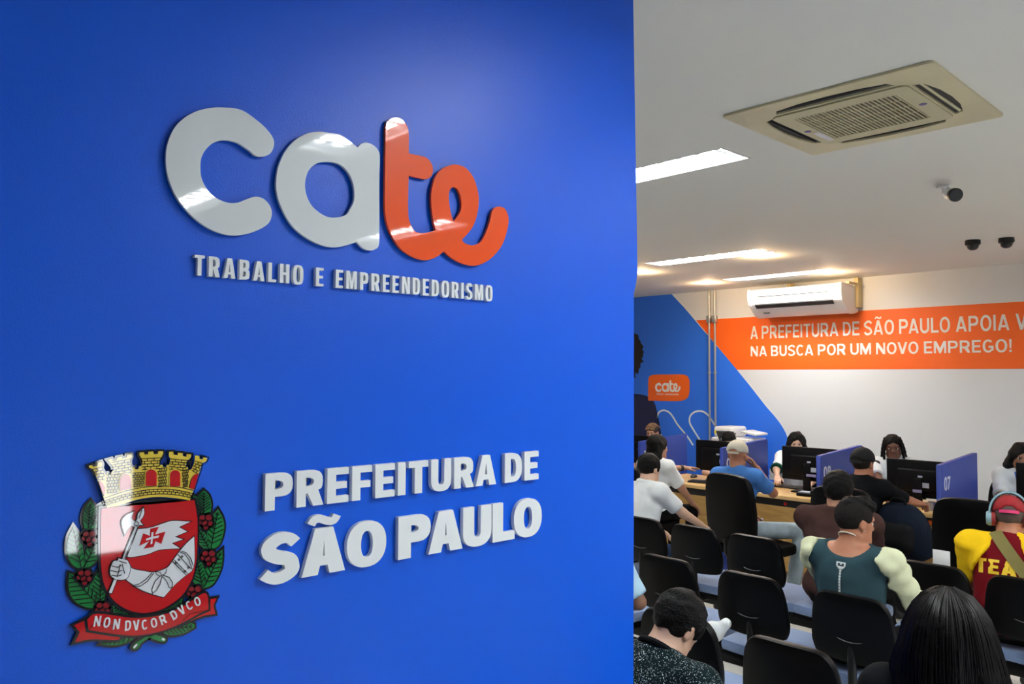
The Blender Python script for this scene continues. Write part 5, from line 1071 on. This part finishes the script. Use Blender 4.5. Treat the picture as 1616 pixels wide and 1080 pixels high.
# 6 attendant with green cuffs
person('person in a white blouse with dark green cuffs holding a mouse behind a monitor', (7.56, 3.99), 208, sk_lt, wht_b, blk_p, hair_long(h_blk, .05, .08), s=.84, seat=.50, lean=10, head=(2, 10, 0), female=True, hand_l=(.42, .12, .76), hand_r=(.64, -.19, .77), sleeve=.95, cuff=grn_c)
# 7 brown jacket
person('person in a dark brown jacket seated on the bench before divider 08', (4.42, 2.10), 0, sk_md, brn_s, blk_p, hair_short(h_blk, .018, .003, -.075), s=.86, seat=.485, lean=4, head=(14, 8, 0), sleeve=2, collar=1, wide=1.2, fold=.005, hand_l=(.28, .06, .14), hand_r=(.28, -.06, .14))
# 8 person in black cap
def strap8(c): pass
person('person in a black cap and black t-shirt leaning on the desk before divider 07', (5.78, 2.63), -8, sk_rd, blk_s, jean_d, cap_hat(mat('cap_black', (.006, .006, .007), .7, spec=.2, bump=.15, bscale=200), blk_r, h_brn), s=.88, seat=.50, lean=18, head=(0, 0, 0), hand_l=(.70, .10, .79), hand_r=(.70, -.20, .79), sleeve=.85, wide=1.12, pole_out=1.4)
# 9 attendant with braids
def lanyard(c):
    pts = [c['at'](.03, .06, .50), c['at'](.10, .05, .42), c['at'](.135, .02, .28), c['at'](.135, -.02, .28), c['at'](.10, -.05, .42), c['at'](.03, -.06, .50)]; pts = smooth3(pts, 5)
    MB().tube([p+V(c['fa'])*.03 for p in pts], .005, 6).build('lanyard', mat('lanyard_blue', (.02, .10, .40), .6), c['T'])
person('person in a white shirt and blue lanyard behind the monitor at divider 07', (7.50, 3.02), 204, sk_dk, wht_b, blk_p, hair_braids(h_blk, 11, .21), s=.87, seat=.50, lean=5, head=(0, 8, 4), female=True, hand_l=(.42, .12, .76), hand_r=(.66, -.05, .78), sleeve=.85, extra=lanyard)
# 10 attendant at the right edge
person('person in a grey white shirt and lanyard behind the monitor at the right frame edge', (7.50, 2.02), 204, sk_br, gry_s, blk_p, hair_long(h_blk, .34, .10), s=.86, seat=.50, lean=8, head=(2, 8, 0), female=True, hand_l=(.42, .12, .76), hand_r=(.45, -.14, .76), sleeve=1, extra=lanyard)
# 11 person with mohawk
def vest(c):
    L = MB(); vs = []; fs = []
    def rect(x0, x1, z0, z1, k=4):
        o = len(vs); n_ = 0
        for i in range(k+1):
            for x in (x0, x1): vs.append((x, z0+(z1-z0)*i/k, 1))
        for i in range(k): fs.append((o+2*i, o+2*i+1, o+2*i+3, o+2*i+2))
    for x0, x1, z0, z1 in ((-.021, .021, -.060, -.066), (-.021, -.014, -.066, -.078), (.014, .021, -.066, -.078), (-.018, .018, -.078, -.084), (-.012, .012, -.084, -.090), (-.004, .004, -.066, -.072)): rect(x0, x1, z0, z1, 1)
    for k in range(9): rect(-.0045, .0045, -.092-.0125*k, -.102-.0125*k, 1)
    decal_back(c, vs, fs, mat('print_silver', (.62, .66, .64), .5), 'back_print', 'pale printed tab on the back')
    n_ = c['N']; pts = [n_+c['fa']*(.052*math.cos(a)-.008)*c['s']+c['l']*(.054*math.sin(a))*c['s']+c['u']*(.040-.028*math.cos(a)) for a in np.linspace(0, 2*math.pi, 30)]
    MB().tube([tuple(p) for p in pts], .0035, 6).build('necklace', mat('cord_pale', (.65, .58, .48), .5), c['T'])
    MB().lathe([(.001, -.003), (.0045, -.002), (.0045, .002), (.001, .003)], c['hd'](-.004, -.092, -.032), 10).build('earring', mat('earring_silver', (.8, .8, .8), .2, .9), c['T'])
person('person in a teal grey top with cream sleeves and pale necklace, seen from behind', (3.60, 1.65), 0, sk_rd, teal_s, blk_p, hair_mohawk(h_blk, h_gry), s=.845, seat=.485, lean=2, head=(-32, 6, 0), sleeve=.95, sleeve_mat=crm_s, scoop=1.0, hand_l=(.32, .08, .14), hand_r=(.34, -.20, .14), svox=.0085, extra=vest, wide=1.06, fold=.004)
# 12 person with headphones
def phones(c):
    hd = c['hd']; T = c['T']; s = c['s']; g = mat('headphone_grey', (.24, .40, .46), .4); pad = mat('headphone_pad', (.30, .02, .02), .6)
    arc = [hd(-.03, .101*math.sin(a), .01+.150*math.cos(a)) for a in np.linspace(-1.62, 1.62, 26)]; R = c['R']; fx = R@np.array([1.0, 0, 0])
    def ribbon(sc_, w_, th, m, nm):
        A = [hd(-.03, .101*sc_*math.sin(a), .02+.124*sc_*math.cos(a)) for a in np.linspace(-1.6, 1.6, 26)]; A2 = [hd(-.03, .101*(sc_+th)*math.sin(a), .02+.124*(sc_+th)*math.cos(a)) for a in np.linspace(-1.6, 1.6, 26)]; k = len(A); vs = [p+fx*q for L_ in (A, A2) for q in (-w_, w_) for p in L_]
        fs = []
        for a_, b_ in ((0, 1), (1, 3), (3, 2), (2, 0)): fs += [(a_*k+i, a_*k+i+1, b_*k+i+1, b_*k+i) for i in range(k-1)]
        MB().add([tuple(v) for v in vs], fs).build(nm, m, T)
    ribbon(1.0, .020, .10, g, 'headphone_band')
    for sg in (1, -1):
        Mx = V(R@np.array([0, sg, 0.0])).to_track_quat('Z', 'Y').to_matrix(); MB().lathe([(.001, .016), (.030, .014), (.037, .004), (.037, -.010), (.001, -.012)], hd(-.012, .108*sg, -.015), 22, 0, Mx).build('ear_cup', g, T); MB().lathe([(.001, 0), (.036, 0), (.036, -.02), (.001, -.02)], hd(-.012, .098*sg, -.015), 22, 0, Mx).build('ear_pad', pad, T)
    vs, fs = [], []
    for body_, x0, x1, zb, cp in (('TEAM', -.130, .135, -.185, .070),):
        fr = (V((0, 0, 0)), V((1, 0, 0)), V((0, 1, 0)), V((0, 0, 1)))
        for v_, f_ in [q[1:] for q in sign_line(body_, fr, x0, x1, zb, cp, 0, 1, .62, .24, .20, .10)]: o = len(vs); vs += [tuple(q) for q in v_]; fs += [tuple(i+o for i in f) for f in f_]
    decal_back(c, vs, fs, mat('print_yellow', (.92, .62, .03), .6), 'back_lettering', 'yellow TEAM lettering')
    pts = []
    me = c['shirt'].data; bv = BVHTree.FromPolygons([v.co for v in me.vertices], [p.vertices for p in me.polygons]); fa, l, u = V(c['fa']), V(c['l']), V(c['u'])
    strip = []
    for t in np.linspace(0, 1, 26):
        x, z = -.06+.25*t, .03-.33*t
        for dx in (-.022, .022):
            p = V(c['N'])-l*(x+dx)+u*(z+dx*.75)-fa*.6; h = bv.ray_cast(p, fa); strip.append((h[0] if h[0] else p+fa*.62)-fa*.008)
    fs = [(2*i, 2*i+1, 2*i+3, 2*i+2) for i in range(25)]; k = len(strip); vs2 = strip+[p+fa*.006 for p in strip]; fs += [tuple(a+k for a in f[::-1]) for f in fs]+[(2*i, 2*i+2, k+2*i+2, k+2*i) for i in range(25)]+[(2*i+3, 2*i+1, k+2*i+1, k+2*i+3) for i in range(25)]
    MB().add(vs2, fs).build('bag_strap', cloth('strap_olive', (.20, .17, .06)), T, label='olive shoulder strap')
person('person in red cap, blue grey headphones and burgundy TEAM shirt with yellow sleeves', (4.46, 1.27), 4, sk_rd, bur_s, blk_p, cap_hat(mat('cap_red', (.30, .006, .010), .8, bump=.15, bscale=200), mat('strap_magenta', (.62, .02, .13), .6), mat('hair_stubble', (.09, .06, .05), .8)), s=.81, seat=.475, lean=14, head=(10, 16, 0), sleeve=.9, sleeve_mat=yel_s, hand_l=(.30, .06, .16), hand_r=(.30, -.08, .16), extra=phones, wide=1.16, raglan=True)
# 13 person with long hair
person('person in black seen from behind at the bottom right, long hair over the back', (2.15, .745), 10, sk_md, blk_s, blk_p, hair_long(h_lng, .36, .098, .003, 260, True), s=.86, seat=.485, lean=4, head=(6, 6, 0), female=True, hand_l=(.28, .08, .15), hand_r=(.28, -.08, .15), sleeve=.9)
# 14 person in speckled shirt
def neck_rib(c):
    n_ = c['N']; pts = [n_+c['fa']*(.058*math.cos(a)+.006)+c['l']*(.060*math.sin(a))+c['u']*(.012-.014*math.cos(a)) for a in np.linspace(0, 2*math.pi, 30)]; MB().tube([tuple(p) for p in pts], .0105, 8).build('collar', blk_s, c['T'], label='plain black ribbed collar')
person('person with bowed head in a black shirt speckled with white', (1.78, 1.50), -4, sk_lt, speck, blk_p, hair_short(h_blk, .012, .004, -.050), s=.81, seat=.485, lean=28, head=(-8, 42, 4), hand_l=(.40, .06, .20), hand_r=(.42, -.06, .20), sleeve=.85, extra=neck_rib, wide=1.15)
# 15 person mostly hidden behind the sign wall
person('person in a light blue top almost hidden behind the sign wall edge', (2.80, 2.63), 0, sk_br, lbl_s, blk_p, hair_short(h_blk), s=.86, seat=.485, lean=22, head=(0, 10, 0), hand_l=(.32, .08, .15), hand_r=(.30, -.10, .16), sleeve=.9, pole_out=1.5, foot=.8, shoe=mat('shoe_white', (.72, .74, .72), .5), legs={1: ((.44, -.04, .62), (.46, -.48, .60), (.3, -.6, .75)), -1: ((.42, -.15, .53), (.42, -.20, .085))})
# backpack on the lap of the man in the black cap
nav = cloth('backpack_navy', (.006, .010, .020)); blk_c = cloth('backpack_black', (.008, .008, .009)); grey_c = cloth('backpack_grey', (.035, .036, .04))
T = thing('backpack', 'dark backpack in front of the desk right of the person in the black cap', 'backpack', (5.90, 2.34, 0)); F = Field((-.2, -.28, .40), (.2, .28, 1.0), .011)
F.ell((0, 0, .70), (.12, .20, .19), None, 0); F.cap((0, -.11, .60), (0, .11, .60), .12, None, .06); F.noise(.006, 26, 4); link('bag_body', F.mesh('bag_body'), T).data.materials.append(nav)
F = Field((-.25, -.25, .45), (.1, .25, .95), .011); F.cap((-.10, -.07, .62), (-.10, .07, .62), .075, None, 0); F.cap((-.10, -.07, .70), (-.10, .07, .70), .06, None, .04); F.noise(.004, 30, 6); link('front_pocket', F.mesh('front_pocket'), T).data.materials.append(blk_c)
MB().tube(smooth3([(-.02, -.05, .86), (-.03, -.04, .91), (-.03, .04, .91), (-.02, .05, .86)], 6), .010, 8).build('top_handle', blk_c, T); MB().tube(smooth3([(-.05, .14, .84), (-.13, .17, .78), (-.14, .18, .66), (-.08, .18, .55)], 6), .014, 8).build('shoulder_strap', grey_c, T)
